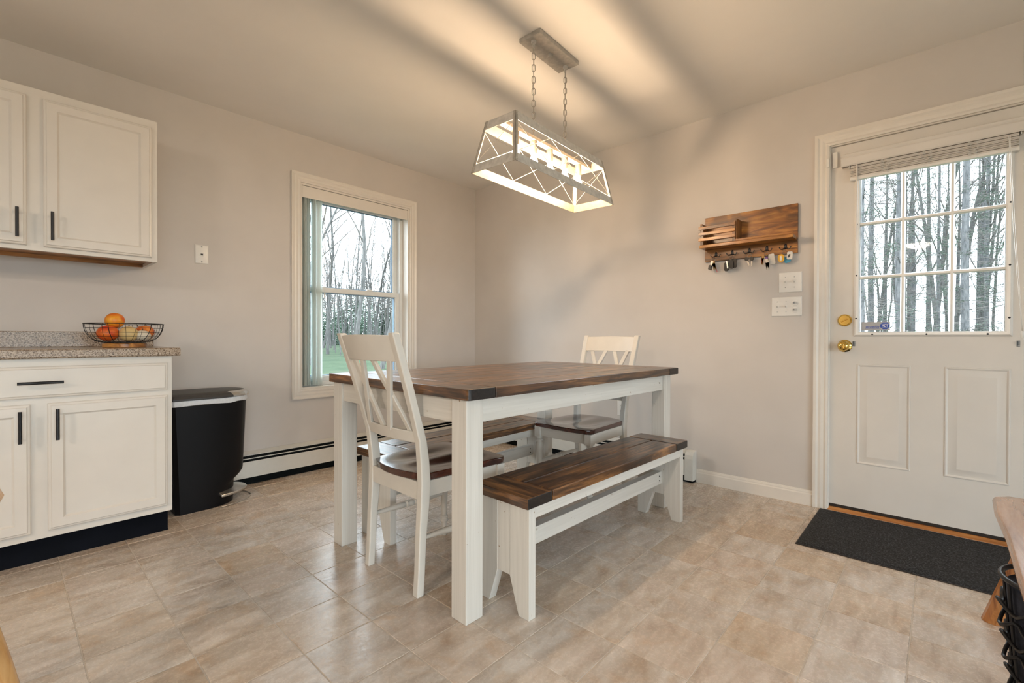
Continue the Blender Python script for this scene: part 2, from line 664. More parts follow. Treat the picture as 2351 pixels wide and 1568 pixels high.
# ================================================================== THE SETTING
# window and door openings
WX0, WX1, WZ0, WZ1 = 1.443, 2.374, 0.588, 2.077
DY0, DY1, DZ1 = -0.375, 0.463, 2.05
wn = MB()
T_ = 0.16
wn.box(XW - T_, WX0, YN, YN + T_, 0, ZC).box(WX1, XE + T_, YN, YN + T_, 0, ZC)
wn.box(WX0, WX1, YN, YN + T_, 0, WZ0).box(WX0, WX1, YN, YN + T_, WZ1, ZC)
tag(wn.build('wall_north', 'wall_paint'), 'greige painted wall with the window', kind='structure')
we = MB()
we.box(XE, XE + T_, DY1, YN, 0, ZC).box(XE, XE + T_, YS - T_, DY0, 0, ZC).box(XE, XE + T_, DY0, DY1, DZ1, ZC)
tag(we.build('wall_east', 'wall_paint'), 'greige painted wall with the entry door', kind='structure')
SX0, SX1, SZ1 = -2.6, 1.4, 2.08
ws = MB()
ws.box(XW - T_, SX0, YS - T_, YS, 0, ZC).box(SX1, XE, YS - T_, YS, 0, ZC).box(SX0, SX1, YS - T_, YS, SZ1, ZC)
tag(ws.build('wall_south', 'wall_paint'), 'greige wall behind the camera', kind='structure')
tag(MB().box(XW - T_, XW, YS, YN, 0, ZC).build('wall_west', 'wall_paint'), 'greige wall on the kitchen side', kind='structure')
tag(MB().box(XW - T_, XE + T_, YS - T_, YN + T_, ZC, ZC + 0.12).build('ceiling', 'ceiling_paint'), 'flat white ceiling', kind='structure')

# floor: vinyl tiles with pale grooves
floor = tag(MB().box(XW - T_, XE + T_, YS - T_, YN + T_, -0.12, -0.0016).build('floor', 'grout'),
            'beige slate-look vinyl tile floor', kind='structure')
PX, PY, TX0, TY0, GAP = 0.2285, 0.2263, 0.158, 0.288, 0.0018
tm = None
rest = MB()


def tile_box(mb, x0, x1, y0, y1, bz=-0.003):
    e = 0.0018
    mb.hexa([(x0, y0, bz), (x1, y0, bz), (x1, y1, bz), (x0, y1, bz), (x0 + e, y0 + e, 0), (x1 - e, y0 + e, 0), (x1 - e, y1 - e, 0), (x0 + e, y1 - e, 0)])


ntile = 0
for i in range(-22, 15):
    for j in range(-18, 15):
        x0, x1 = TX0 + i * PX + GAP / 2, TX0 + (i + 1) * PX - GAP / 2
        y0, y1 = TY0 + j * PY + GAP / 2, TY0 + (j + 1) * PY - GAP / 2
        cx, cy = (x0 + x1) / 2, (y0 + y1) / 2
        x0, y0, x1, y1 = max(x0, XW), max(y0, YS), min(x1, XE), min(y1, YN)
        if x1 - x0 < 0.01 or y1 - y0 < 0.01:
            continue
        dep = cx * math.cos(YAW) + cy * math.sin(YAW)
        inview = cx > -0.30 and cy > -0.12 * cx - 0.30 and dep > 1.05
        if inview and ntile < 296:
            ntile += 1
            whole = (x1 - x0 > PX - 0.003) and (y1 - y0 > PY - 0.003)
            if whole and tm is not None:
                o = bpy.data.objects.new('tile', tm)
                col.objects.link(o)
                o.location = (cx, cy, 0)
                o.parent = floor
            else:
                b = MB()
                tile_box(b, x0, x1, y0, y1)
                o = b.build('tile', 'vinyl_tile', floor, origin=(cx, cy, 0))
                if whole:
                    tm = o.data
        else:
            tile_box(rest, x0, x1, y0, y1)
tag(rest.build('tile_field', 'vinyl_tile', floor), kind='stuff')

# ---------------- window_1 (double hung, north wall)
win = thing('window_1', ((WX0 + WX1) / 2, YN, WZ0), 'white framed double-hung window with bare woods outside', kind='structure')
cas = [(0, 0.0), (0, 0.012), (-0.010, 0.016), (-0.022, 0.012), (-0.034, 0.016), (-0.046, 0.014), (-0.060, 0.021), (-0.067, 0.021), (-0.067, 0.0)]
MB().rings((WX0, WX1, WZ0, WZ1), cas, FN(YN)).build('casing', 'trim_white', win)
MB().rings((WX0, WX1, WZ0, WZ1), [(0, 0.0), (0, -0.14), (0.014, -0.14), (0.014, 0.0)], FN(YN)).build('jamb', 'trim_white', win)
YS1, YS2 = YN + 0.085, YN + 0.115         # lower (inner) and upper (outer) sash faces
MB().rings((WX0 + 0.014, WX1 - 0.014, WZ0 + 0.014, WZ1 - 0.014), [(0, -0.15), (0, -0.078), (0.030, -0.078), (0.030, -0.15)], FN(YN)).build('vinyl_frame', 'vinyl_white', win, bev=0.003)
zmid = ony((820, 671), YS1).z
GX0, GX1 = WX0 + 0.044, WX1 - 0.044
low = MB().rings((GX0, GX1, WZ0 + 0.044, zmid + 0.018), [(0, -0.03), (0, 0), (0.036, 0), (0.040, -0.010), (0.040, -0.03)], FN(YS1)).build('lower_sash', 'vinyl_white', win, bev=0.002)
up = MB().rings((GX0, GX1, zmid - 0.018, WZ1 - 0.044), [(0, -0.03), (0, 0), (0.036, 0), (0.040, -0.010), (0.040, -0.03)], FN(YS2 + 0.005)).build('upper_sash', 'vinyl_white', win, bev=0.002)
MB().rings((GX0 + 0.040, GX1 - 0.040, WZ0 + 0.084, zmid - 0.022), [(0, -0.028), (0, -0.012), (0.006, -0.012), (0.006, -0.028)], FN(YS1)).build('gasket', 'gasket_blue', low)
MB().rings((GX0 + 0.040, GX1 - 0.040, zmid + 0.022, WZ1 - 0.084), [(0, -0.028), (0, -0.012), (0.006, -0.012), (0.006, -0.028)], FN(YS2 + 0.005)).build('gasket', 'gasket_blue', up)
MB().box(GX0 + 0.038, GX1 - 0.038, YS1 + 0.018, YS1 + 0.021, WZ0 + 0.082, zmid - 0.020).build('pane', 'pane_glass', low)
MB().box(GX0 + 0.038, GX1 - 0.038, YS2 + 0.023, YS2 + 0.026, zmid + 0.020, WZ1 - 0.082).build('pane', 'pane_glass', up)
MB().box(2.02, 2.07, YS1 - 0.004, YS1 + 0.02, zmid + 0.018, zmid + 0.030).build('sash_lock', 'vinyl_white', low, bev=0.003)

# ---------------- door_1 with its frame (east wall)
door = thing('door_1', (XD, (DY0 + DY1) / 2, 0), 'white steel entry door with nine-pane window', kind='structure')
LY0, LY1, LZ0, LZ1 = DY0 + 0.014, DY1 - 0.008, 0.034, DZ1 - 0.010
GY0, GY1, GZ0, GZ1 = -0.226, 0.322, 1.003, 1.886     # glass opening
lf = MB()
lf.box(XD, XD + 0.044, LY0, GY0, LZ0, LZ1).box(XD, XD + 0.044, GY1, LY1, LZ0, LZ1)
lf.box(XD, XD + 0.044, GY0, GY1, LZ0, GZ0).box(XD, XD + 0.044, GY0, GY1, GZ1, LZ1)
lf.build('leaf', 'door_white', door)
fd = FE(XD)
for (a0, a1) in ((-0.248, -0.022), (0.107, 0.331)):
    p = MB().rings((a0, a1, 0.280, 0.826), [(0, 0), (0.002, 0.004), (0.006, 0.0052), (0.010, 0.003), (0.013, 0.0003), (0.019, 0.0003), (0.044, 0.013), (0.047, 0.013)], fd, cap1=True)
    p.build('raised_panel', 'door_white', door, smooth=30)
lite = MB().rings((GY0 - 0.026, GY1 + 0.026, GZ0 - 0.026, GZ1 + 0.026), [(0, 0), (0.004, 0.009), (0.010, 0.013), (0.020, 0.011), (0.026, 0.004), (0.026, -0.02)], fd).build('window_frame', 'plastic_white', door, smooth=35)
MUY, MUZ = (0.142, -0.044), (1.590, 1.298)
mun = MB()
for y in MUY:
    mun.prism([(y - 0.010, -0.012), (y + 0.010, -0.012), (y + 0.005, 0.004), (y - 0.005, 0.004)], lambda a, b, d: Vector((XD - b, a, d)), GZ0, GZ1)
mun.build('grille_bar', 'plastic_white', door)
mun = MB()
for z in MUZ:
    mun.prism([(z - 0.010, -0.012), (z + 0.010, -0.012), (z + 0.005, 0.0045), (z - 0.005, 0.0045)], lambda a, b, d: Vector((XD - b, d, a)), GY0, GY1)
mun.build('grille_bar', 'plastic_white', door)
ys = [GY0] + sorted(MUY) + [GY1]
zs = [GZ0] + sorted(MUZ) + [GZ1]
for i in range(3):
    for j in range(3):
        MB().box(XD + 0.013, XD + 0.016, ys[i] - 0.001, ys[i + 1] + 0.001, zs[j] - 0.001, zs[j + 1] + 0.001).build('pane', 'pane_glass', door)
for (y, z) in [(GY1 + 0.014, 1.59), (GY1 + 0.014, 1.31), (GY1 + 0.014, 1.075), (GY0 - 0.014, 1.60), (GY0 - 0.014, 1.31), (GY0 - 0.014, 1.065), (0.265, GZ0 - 0.014), (0.047, GZ0 - 0.014), (-0.17, GZ0 - 0.014)]:
    MB().sphere((XD - 0.0125, y, z), 0.0045, 8, 5, (0.4, 1, 1)).build('screw_hole', 'key_black', lite, smooth=60)
MX = Matrix.Rotation(R(-90), 4, 'Y')      # z -> -x
db = onx((1939.6, 735.5), XD)
M_ = Matrix.Translation((XD, db.y, db.z)) @ MX
MB().lathe([(0.0005, 0), (0.033, 0), (0.033, 0.004), (0.029, 0.010), (0.026, 0.0125), (0.0005, 0.012)], 28, M_).build('deadbolt_plate', 'brass_clear', door, smooth=30)
MB().bar((XD - 0.019, db.y + 0.016, db.z - 0.009), (XD - 0.019, db.y - 0.016, db.z + 0.009), 0.007, 0.014, (1, 0, 0)).build('deadbolt_turn', 'brass_clear', door, bev=0.002)
kb = onx((1939.6, 794), XD)
M_ = Matrix.Translation((XD, kb.y, kb.z)) @ MX
MB().lathe([(0.0005, 0), (0.034, 0), (0.034, 0.003), (0.026, 0.010), (0.013, 0.014), (0.011, 0.030), (0.014, 0.036), (0.023, 0.040), (0.0275, 0.050), (0.026, 0.058), (0.020, 0.066), (0.010, 0.070), (0.0005, 0.0705)], 28, M_).build('door_knob', 'brass_clear', door, smooth=40)
MB().box(XD + 0.002, XD + 0.040, LY0, LY1, 0.018, 0.036).build('door_sweep', 'rubber_dark', door)
# door frame: casing, jamb, stop, threshold
tr = thing('trim_1', (XE, (DY0 + DY1) / 2, 0), 'white moulded casing round the entry door', kind='structure')
dcas = [(0, 0.0), (0, 0.012), (-0.010, 0.015), (-0.020, 0.011), (-0.034, 0.015), (-0.046, 0.014), (-0.056, 0.020), (-0.070, 0.020), (-0.070, 0.0)]
MB().rings((DY0 + 0.006, DY1 - 0.003, 0, DZ1 - 0.003), dcas, FE(XE), open3=True).build('casing', 'trim_white', tr)
MB().rings((DY0, DY1, 0, DZ1), [(0, 0), (0, -0.16), (0.008, -0.16), (0.008, -0.002), (0.004, 0.0)], FE(XE), open3=True).build('jamb', 'trim_white', tr)
MB().rings((DY0 + 0.004, DY1 - 0.004, 0.02, DZ1 - 0.004), [(0, -0.064), (0, -0.10), (0.016, -0.10), (0.016, -0.064)], FE(XE), open3=True).build('weatherstrip', 'rubber_dark', tr)
MB().hexa([(XE - 0.004, DY0, 0), (XE + 0.15, DY0, 0), (XE + 0.15, DY1, 0), (XE - 0.004, DY1, 0), (XE + 0.010, DY0, 0.017), (XE + 0.15, DY0, 0.017), (XE + 0.15, DY1, 0.017), (XE + 0.010, DY1, 0.017)]).build('threshold', 'oak_y', tr)

# ---------------- added_window: unseen glass door, added behind the camera for daylight fill
w2 = thing('added_window', ((SX0 + SX1) / 2, YS, 0), 'white framed glass door added behind the camera for daylight', kind='structure')
MB().rings((SX0, SX1, 0, SZ1), [(0, 0.0), (0, -0.12), (0.05, -0.12), (0.05, 0.0)], lambda a, b, d: Vector((a, YS + d, b))).build('frame', 'trim_white', w2)
MB().box((SX0 + SX1) / 2 - 0.04, (SX0 + SX1) / 2 + 0.04, YS - 0.09, YS - 0.03, 0.05, SZ1 - 0.05).build('meeting_stile', 'trim_white', w2)
MB().box(SX0 + 0.05, (SX0 + SX1) / 2 - 0.04, YS - 0.065, YS - 0.060, 0.05, SZ1 - 0.05).build('pane', 'pane_glass', w2)
MB().box((SX0 + SX1) / 2 + 0.04, SX1 - 0.05, YS - 0.065, YS - 0.060, 0.05, SZ1 - 0.05).build('pane', 'pane_glass', w2)
portal('sky_portal_back', ((SX0 + SX1) / 2, YS - 0.15, SZ1 / 2), (R(90), 0, 0), SX1 - SX0, SZ1)

# ---------------- baseboard on the east wall (between heater and door)
HY_END = onx((1599, 1090), XE).y           # end of the east heater
MB_prof = [(0, 0), (0.013, 0), (0.013, 0.064), (0.009, 0.071), (0.009, 0.076), (0.005, 0.086), (0, 0.088)]
tag(MB().prism(MB_prof, lambda a, b, d: Vector((XE - a, d, b)), DY1 + 0.070, HY_END - 0.002).build('baseboard_east', 'trim_white'),
    'white moulded baseboard beside the door', kind='structure')


# ---------------- hot-water baseboard heaters
def heater(name, p0, p1, end, label):
    """p0 -> p1 along the wall; cross-section points to the room"""
    p0, p1 = Vector(p0), Vector(p1)
    d = (p1 - p0).normalized()
    out = Vector((0, -1, 0)) if abs(d.x) > 0.5 else Vector((-1, 0, 0))
    t = thing(name, (p0 + p1) / 2, label, 'heater')

    def fr(a, b, k):
        return p0 + d * k + out * a + Vector((0, 0, b))
    L = (p1 - p0).length
    MB().prism([(0.001, 0.020), (0.006, 0.020), (0.006, 0.187), (0.044, 0.185), (0.046, 0.191), (0.006, 0.207), (0.001, 0.207)], fr, 0, L).build('back_plate', 'heater_white', t)
    MB().prism([(0.060, 0.046), (0.064, 0.046), (0.064, 0.147), (0.061, 0.150), (0.058, 0.149)], fr, 0, L).build('front_cover', 'heater_white', t)
    MB().prism([(0.052, 0.165), (0.056, 0.164), (0.057, 0.169), (0.053, 0.170)], fr, 0, L).build('damper', 'heater_white', t)
    MB().prism([(0.007, 0.015), (0.054, 0.015), (0.054, 0.140), (0.038, 0.182), (0.007, 0.182)], fr, 0.002, L - 0.002).build('fin_core', 'heater_dark', t)
    MB().prism([(0.006, 0.0015), (0.056, 0.0015), (0.056, 0.016), (0.006, 0.016)], fr, 0.002, L - 0.002).build('gap_shade_strip', 'heater_dark', t)  # near-black strip stands in for the shade in the gap underneath
    if end:
        k0, k1 = (L - 0.055, L + 0.001)
        prof = [(0.001, 0.015), (0.068, 0.015), (0.068, 0.160), (0.064, 0.185), (0.050, 0.203), (0.030, 0.210), (0.001, 0.211)]
        MB().prism(prof, fr, k0, k1).build('end_cap', 'heater_white', t, bev=0.002)
    return t


heater('baseboard_heater', (0.60, YN, 0), (XE - 0.07, YN, 0), False, 'long white baseboard heater under the window')
heater('baseboard_heater', (XE, YN - 0.001, 0), (XE, HY_END, 0), True, 'white baseboard heater with end cap on the door wall')
# ================================================================== KITCHEN CABINETS
def bar_handle(parent, p, axis, L, out, name='handle'):
    """bar pull: centre p on the surface, axis unit vector, out unit vector"""
    p, axis, out = Vector(p), Vector(axis), Vector(out)
    m = MB()
    m.tube([p + out * 0.030 - axis * L / 2, p + out * 0.030 + axis * L / 2], 0.006, 12)
    for s in (-1, 1):
        m.tube([p + axis * s * L * 0.37, p + axis * s * L * 0.37 + out * 0.028], 0.0045, 8)
    return m.build(name, 'black_metal', parent, smooth=40)


def panel_door(parent, rect, y0, name='door', flat=False):
    prof = [(0, 0), (0, 0.010), (0.003, 0.013), (0.009, 0.0145), (0.012, 0.018), (0.046, 0.018), (0.050, 0.013), (0.054, 0.0095)]
    if flat:
        prof = [(0, 0), (0, 0.010), (0.003, 0.013), (0.009, 0.0145), (0.012, 0.018)]
    return MB().rings(rect, prof, FN(y0), cap0=True, cap1=True).build(name, 'cabinet_white', parent)


CX0, CX1 = -0.357, 0.557
UY, UZ0, UZ1 = 3.080, 1.363, 2.108
uc = thing('wall_cabinet', ((CX0 + CX1) / 2, YN, UZ0), 'white two-door wall cabinet hanging above the granite counter', 'cabinet')
b = MB()
b.box(CX0, CX0 + 0.016, UY + 0.019, YN, UZ0, UZ1).box(CX1 - 0.016, CX1, UY + 0.019, YN, UZ0, UZ1)
b.box(CX0 + 0.016, CX1 - 0.016, UY + 0.019, YN, UZ1 - 0.016, UZ1).box(CX0 + 0.016, CX1 - 0.016, YN - 0.012, YN, UZ0 + 0.03, UZ1 - 0.016)
b.build('body', 'cabinet_white', uc)
MB().box(CX0 + 0.016, CX1 - 0.016, UY + 0.019, YN - 0.012, UZ0 + 0.018, UZ0 + 0.030).build('bottom_panel', 'cabinet_wood', uc)
MB().box(CX0 + 0.016, CX1 - 0.016, YN - 0.020, YN, UZ0, UZ0 + 0.018).build('hanging_rail', 'cabinet_wood', uc)
ff = MB()
ff.box(CX0, CX0 + 0.045, UY, UY + 0.019, UZ0, UZ1).box(CX1 - 0.045, CX1, UY, UY + 0.019, UZ0, UZ1).box(0.06, 0.14, UY, UY + 0.019, UZ0, UZ1)
for x0, x1 in ((CX0 + 0.045, 0.06), (0.14, CX1 - 0.045)):
    ff.box(x0, x1, UY, UY + 0.019, UZ0, UZ0 + 0.045).box(x0, x1, UY, UY + 0.019, UZ1 - 0.045, UZ1)
ff.build('face_frame', 'cabinet_white', uc)
for (x0, x1, hx) in ((0.128, 0.532, 0.156), (-0.330, 0.074, 0.043)):
    d = panel_door(uc, (x0, x1, 1.383, 2.068), UY)
    bar_handle(d, (hx, UY - 0.018, 1.478), (0, 0, 1), 0.132, (0, -1, 0))

BY, BZ0, BZ1 = 2.772, 0.117, 0.872
bc = thing('base_cabinet', ((CX0 + CX1) / 2, YN, 0), 'white base cabinet with wide drawer under the granite counter', 'cabinet')
b = MB()
b.box(CX0, CX0 + 0.016, BY + 0.019, YN, BZ0, BZ1).box(CX1 - 0.016, CX1, BY + 0.019, YN, BZ0, BZ1)
b.box(CX0 + 0.016, CX1 - 0.016, BY + 0.019, YN, BZ0, BZ0 + 0.016).box(CX0 + 0.016, CX1 - 0.016, YN - 0.012, YN, BZ0 + 0.016, BZ1)
b.box(CX0 + 0.01, CX1 - 0.004, BY + 0.078, YN, 0, BZ0)
b.build('body', 'cabinet_white', bc)
ff = MB()
ff.box(CX0, CX0 + 0.045, BY, BY + 0.019, BZ0, BZ1).box(CX1 - 0.045, CX1, BY, BY + 0.019, BZ0, BZ1).box(0.06, 0.14, BY, BY + 0.019, BZ0, 0.675)
ff.box(CX0 + 0.045, CX1 - 0.045, BY, BY + 0.019, BZ1 - 0.045, BZ1).box(CX0 + 0.045, CX1 - 0.045, BY, BY + 0.019, 0.675, 0.718)
ff.box(CX0 + 0.045, 0.06, BY, BY + 0.019, BZ0, BZ0 + 0.045).box(0.14, CX1 - 0.045, BY, BY + 0.019, BZ0, BZ0 + 0.045)
ff.build('face_frame', 'cabinet_white', bc)
for (x0, x1, hx) in ((0.124, 0.538, 0.153), (-0.338, 0.074, 0.044)):
    d = panel_door(bc, (x0, x1, 0.147, 0.684), BY)
    bar_handle(d, (hx, BY - 0.018, 0.596), (0, 0, 1), 0.130, (0, -1, 0))
d = panel_door(bc, (-0.338, 0.538, 0.709, 0.840), BY, 'drawer_front', flat=True)
bar_handle(d, (0.104, BY - 0.018, 0.774), (1, 0, 0), 0.136, (0, -1, 0))
ky = BY + 0.076
MB().prism([(ky, 0.001), (ky - 0.009, 0.001), (ky - 0.009, 0.004), (ky - 0.0045, 0.014), (ky - 0.004, 0.113), (ky, 0.113)], lambda a, b, d: Vector((d, a, b)), CX0 + 0.01, CX1 - 0.004).build('toe_kick', 'kick_vinyl', bc, smooth=50)

ct = thing('countertop', ((CX0 + 0.588) / 2, YN, BZ1), 'speckled brown granite-look countertop with backsplash', 'countertop')
cp = [(2.744, 0.880), (2.752, 0.873), (YN, 0.873), (YN, 0.912), (2.756, 0.912), (2.747, 0.907)]
MB().prism(cp, lambda a, b, d: Vector((d, a, b)), CX0, 0.588).build('slab', 'granite_counter', ct)
MB().box(CX0, 0.590, YN - 0.020, YN, 0.912, 0.992).build('backsplash', 'granite_counter', ct, bev=0.003)

# ---------------- wire fruit bowl and fruit
BC = Vector((0.415, 3.03, 0.9125))
rA = ony((188, 742), BC.y)
rB = ony((376, 742), BC.y)
BC.x = (rA.x + rB.x) / 2
BR = (rB.x - rA.x) / 2 * 0.98
RIM = rA.z - BC.z
bowl = thing('fruit_bowl', BC, 'round black wire fruit bowl on the granite counter', 'bowl')


def circ(r, z, n=40, c=BC):
    return [c + Vector((r * math.cos(2 * PI * k / n), r * math.sin(2 * PI * k / n), z)) for k in range(n)]


MB().lathe([(0.085, 0.0), (0.088, 0.003), (0.088, 0.017), (0.085, 0.020), (0.0005, 0.020)], 36, Matrix.Translation(BC)).build('wooden_foot', 'rack_wood_y', bowl, smooth=40)
MB().tube(circ(0.082, 0.0255), 0.0028, 6, True).build('base_ring', 'black_wire', bowl, smooth=60)
MB().tube(circ(BR, RIM, 56), 0.0022, 6, True).build('rim', 'black_wire', bowl, smooth=60)


def bowl_r(t):      # t 0 at the base, 1 at the rim -> radius, height
    a = t * PI / 2
    return 0.082 + (BR - 0.082) * math.sin(a) ** 0.85, 0.0255 + (RIM - 0.0255) * (1 - math.cos(a)) ** 0.9


for k in range(30):
    a = 2 * PI * k / 30
    path = []
    for i in range(9):
        r, z = bowl_r(i / 8)
        a2 = a + 0.10 * (i / 8 - 0.5) * (1 if k % 2 else -0.4)
        path.append(BC + Vector((r * math.cos(a2), r * math.sin(a2), z)))
    MB().tube(path, 0.0017 if k % 5 == 0 else 0.0008, 5).build('rib_wire', 'black_wire', bowl, smooth=60)
for t in (0.28, 0.48, 0.66, 0.84):
    r, z = bowl_r(t)
    MB().tube(circ(r, z), 0.0008, 5, True).build('hoop_wire', 'black_wire', bowl, smooth=60)
fl = MB()
for k in range(-4, 5):
    h = math.sqrt(max(0, 0.081 ** 2 - (k * 0.018) ** 2))
    fl.tube([BC + Vector((-h, k * 0.018, 0.0255)), BC + Vector((h, k * 0.018, 0.0255))], 0.001, 4)
fl.build('base_grid', 'black_wire', bowl)


def fruit(name, off, r, sc, mat, label, cat, stem=True, fn=None, rot=0.0):
    t = thing(name, BC + Vector(off) - Vector((0, 0, r * sc[2])), label, cat, 'fruit in the wire bowl', rz=0)
    MB().sphere(BC + Vector(off), r, 24, 16, sc, fn).build('flesh', mat, t, smooth=60)
    if stem:
        top = BC + Vector(off) + Vector((0, 0, r * sc[2] * (fn(Vector((0, 0, 1))) if fn else 1)))
        MB().tube([top - Vector((0, 0, 0.006)), top + Vector((0.002, 0.002, 0.008))], 0.0022, 6).build('stem', 'stem_brown', t)
    return t


ap = lambda d: 1.0 - 0.10 * math.exp(-((1 - d.z) / 0.12) ** 2) - 0.05 * math.exp(-((1 + d.z) / 0.15) ** 2)
fruit('mango', (-0.066, -0.004, 0.070), 0.040, (1.12, 1.0, 0.97), 'red_skin', 'red-orange fruit at the left side of the wire bowl', 'fruit', stem=False)
fruit('orange', (-0.036, 0.024, 0.134), 0.0385, (1.05, 1.0, 1.0), 'mango_skin', 'orange-yellow fruit heaped on top of the others', 'fruit', stem=False)
fruit('pear', (0.012, -0.022, 0.067), 0.038, (1.05, 1.0, 1.0), 'pear_skin', 'pale cream pear in the middle of the wire bowl', 'fruit')
fruit('gourd', (0.066, -0.026, 0.059), 0.031, (1.1, 1.0, 0.82), 'gourd_skin', 'white speckled gourd beside the cream pear', 'gourd', fn=lambda d: 1 + 0.05 * math.cos(6 * math.atan2(d.y, d.x)))
fruit('apple', (0.086, 0.036, 0.078), 0.039, (1.05, 1.05, 0.95), 'apple_skin', 'red apple at the right side of the wire bowl', 'apple', fn=ap)

# ---------------- pedal bin
bin_ = thing('pedal_bin', (0.80, 3.14, 0), 'black half-round step-on trash can beside the base cabinet', 'trash can')


def dshape(x0, x1, y0, y1, n=14, inset=0.0):
    x0, x1, y0, y1 = x0 + inset, x1 - inset, y0 + inset, y1 - inset
    cy, h = (y0 + y1) / 2, (y1 - y0) / 2
    dx = min(0.24, x1 - x0 - 0.04)
    xs = x1 - dx
    pts = [(x0 + 0.02, y1), (x0, y1 - 0.02), (x0, y0 + 0.02), (x0 + 0.02, y0)]
    for k in range(n + 1):
        a = -PI / 2 + PI * k / n
        pts.append((xs + dx * math.copysign(abs(math.cos(a)) ** 0.85, math.cos(a)), cy + h * math.copysign(abs(math.sin(a)) ** 0.9, math.sin(a))))
    return pts


def loft(mb, secs, cap0=True, cap1=True):
    n = len(secs[0])
    vs = [p for s in secs for p in s]
    fs = []
    for i in range(len(secs) - 1):
        for k in range(n):
            fs.append((i * n + k, i * n + (k + 1) % n, (i + 1) * n + (k + 1) % n, (i + 1) * n + k))
    if cap0:
        fs.append(tuple(range(n - 1, -1, -1)))
    if cap1:
        fs.append(tuple((len(secs) - 1) * n + k for k in range(n)))
    mb.add(vs, fs)
    return mb


BH = 0.606          # rim height


def dsec(z, ins):
    out = []
    for (x, y) in dshape(0.595, 1.000, 2.985, 3.295, inset=ins):
        if x > 0.78:
            lim = 0.085 + 0.095 * (x - 0.78) / 0.22
            k = min(1.0, max(0.0, (z - lim + 0.035) / 0.045))
            k = k * k * (3 - 2 * k)
            x = 0.78 + (x - 0.78) * (0.76 + 0.24 * k)
        out.append(Vector((x, y, z)))
    return out


b = MB()
loft(b, [dsec(z, 0.026 - 0.026 * min(1, z / BH)) for z in (0.001, 0.02, 0.05, 0.07, 0.085, 0.10, 0.115, 0.13, 0.145, 0.16, 0.175, 0.19, 0.205, 0.23, 0.40, BH)])
b.build('body', 'black_plastic', bin_, smooth=35)


def dsec2(z, g, wob=0.0):
    out = []
    for i, (x, y) in enumerate(dshape(0.595, 1.000, 2.985, 3.295, inset=-g)):
        out.append(Vector((x, y, z + wob * math.sin(i * 1.9))))
    return out


b = MB()
loft(b, [dsec2(BH - 0.014, 0.003, 0.0035), dsec2(BH - 0.006, 0.0055, 0.003), dsec2(BH + 0.014, 0.0045)])
b.build('liner_bag', 'bag_white', bin_, smooth=40)
LIDP = ((BH + 0.015, 0.005), (BH + 0.017, 0.013), (BH + 0.026, 0.013), (BH + 0.040, 0.004), (BH + 0.048, -0.012), (BH + 0.051, -0.03))
b = MB()
loft(b, [dsec2(z, g) for z, g in LIDP])
lid = b.build('lid', 'lid_plastic', bin_, smooth=20)
cols = [[dsec2(z, g + 0.0016)[k] for z, g in LIDP[1:5]] for k in range(6, 11)]
m = MB()
for c0_, c1_ in zip(cols, cols[1:]):
    for i in range(3):
        m.add([c0_[i], c1_[i], c1_[i + 1], c0_[i + 1]], [(0, 1, 2, 3)])
lo_ = m.build('latch', 'steel', lid)
sd_ = lo_.modifiers.new('thick', 'SOLIDIFY')
sd_.thickness = 0.002
ped = MB()
secs = []
for a in range(-80, 81, 8):
    c_, s_ = math.cos(R(a)), math.sin(R(a))
    o1 = Vector((0.80 + 0.205 * c_, 3.14 + 0.146 * s_, 0))
    i1 = Vector((0.80 + 0.125 * c_, 3.14 + 0.118 * s_, 0))
    secs.append([o1 + Vector((0, 0, 0.052)), o1 + Vector((0, 0, 0.066)), i1 + Vector((0, 0, 0.082)), i1 + Vector((0, 0, 0.066))])
loft(ped, secs)
ped.build('pedal', 'steel', bin_, smooth=30, bev=0.004)
MB().tube([Vector((0.80 + 0.225 * math.cos(R(a)), 3.14 + 0.158 * math.sin(R(a)), 0.0045)) for a in range(-84, 85, 8)], 0.0028, 6).build('floor_wire', 'steel', bin_, smooth=60)

# ---------------- phone jack plate
j0, j1 = ony((446.5, 562), YN), ony((478.5, 606), YN)
jx, jz = (j0.x + j1.x) / 2, (j0.z + j1.z) / 2
jk = thing('phone_jack', (jx, YN, jz), 'white phone jack wall plate left of the window', 'wall plate')
MB().rings((jx - 0.036, jx + 0.036, jz - 0.058, jz + 0.058), [(0, 0), (0, 0.003), (0.004, 0.007), (0.010, 0.008)], FN(YN), cap1=True).build('plate', 'plastic_white', jk, smooth=30)
MB().rings((jx - 0.010, jx + 0.010, jz - 0.010, jz + 0.010), [(0, 0.006), (0, 0.011), (0.003, 0.011), (0.003, 0.0085)], FN(YN), cap1=True).build('socket', 'plastic_white', jk)
MB().box(jx - 0.006, jx + 0.006, YN - 0.0098, YN - 0.0086, jz - 0.006, jz + 0.004).build('socket_hole', 'outlet_slot', jk)
for s in (-1, 1):
    MB().sphere((jx, YN - 0.008, jz + s * 0.046), 0.0045, 10, 6, (1, 0.4, 1)).build('stud', 'screw_grey', jk, smooth=60)
# ================================================================== DINING TABLE
def end_grain(o):
    o.data.materials.append(MATS['end_grain'])
    for p in o.data.polygons:
        if abs(p.normal.y) > 0.9:
            p.material_index = 1
    return o


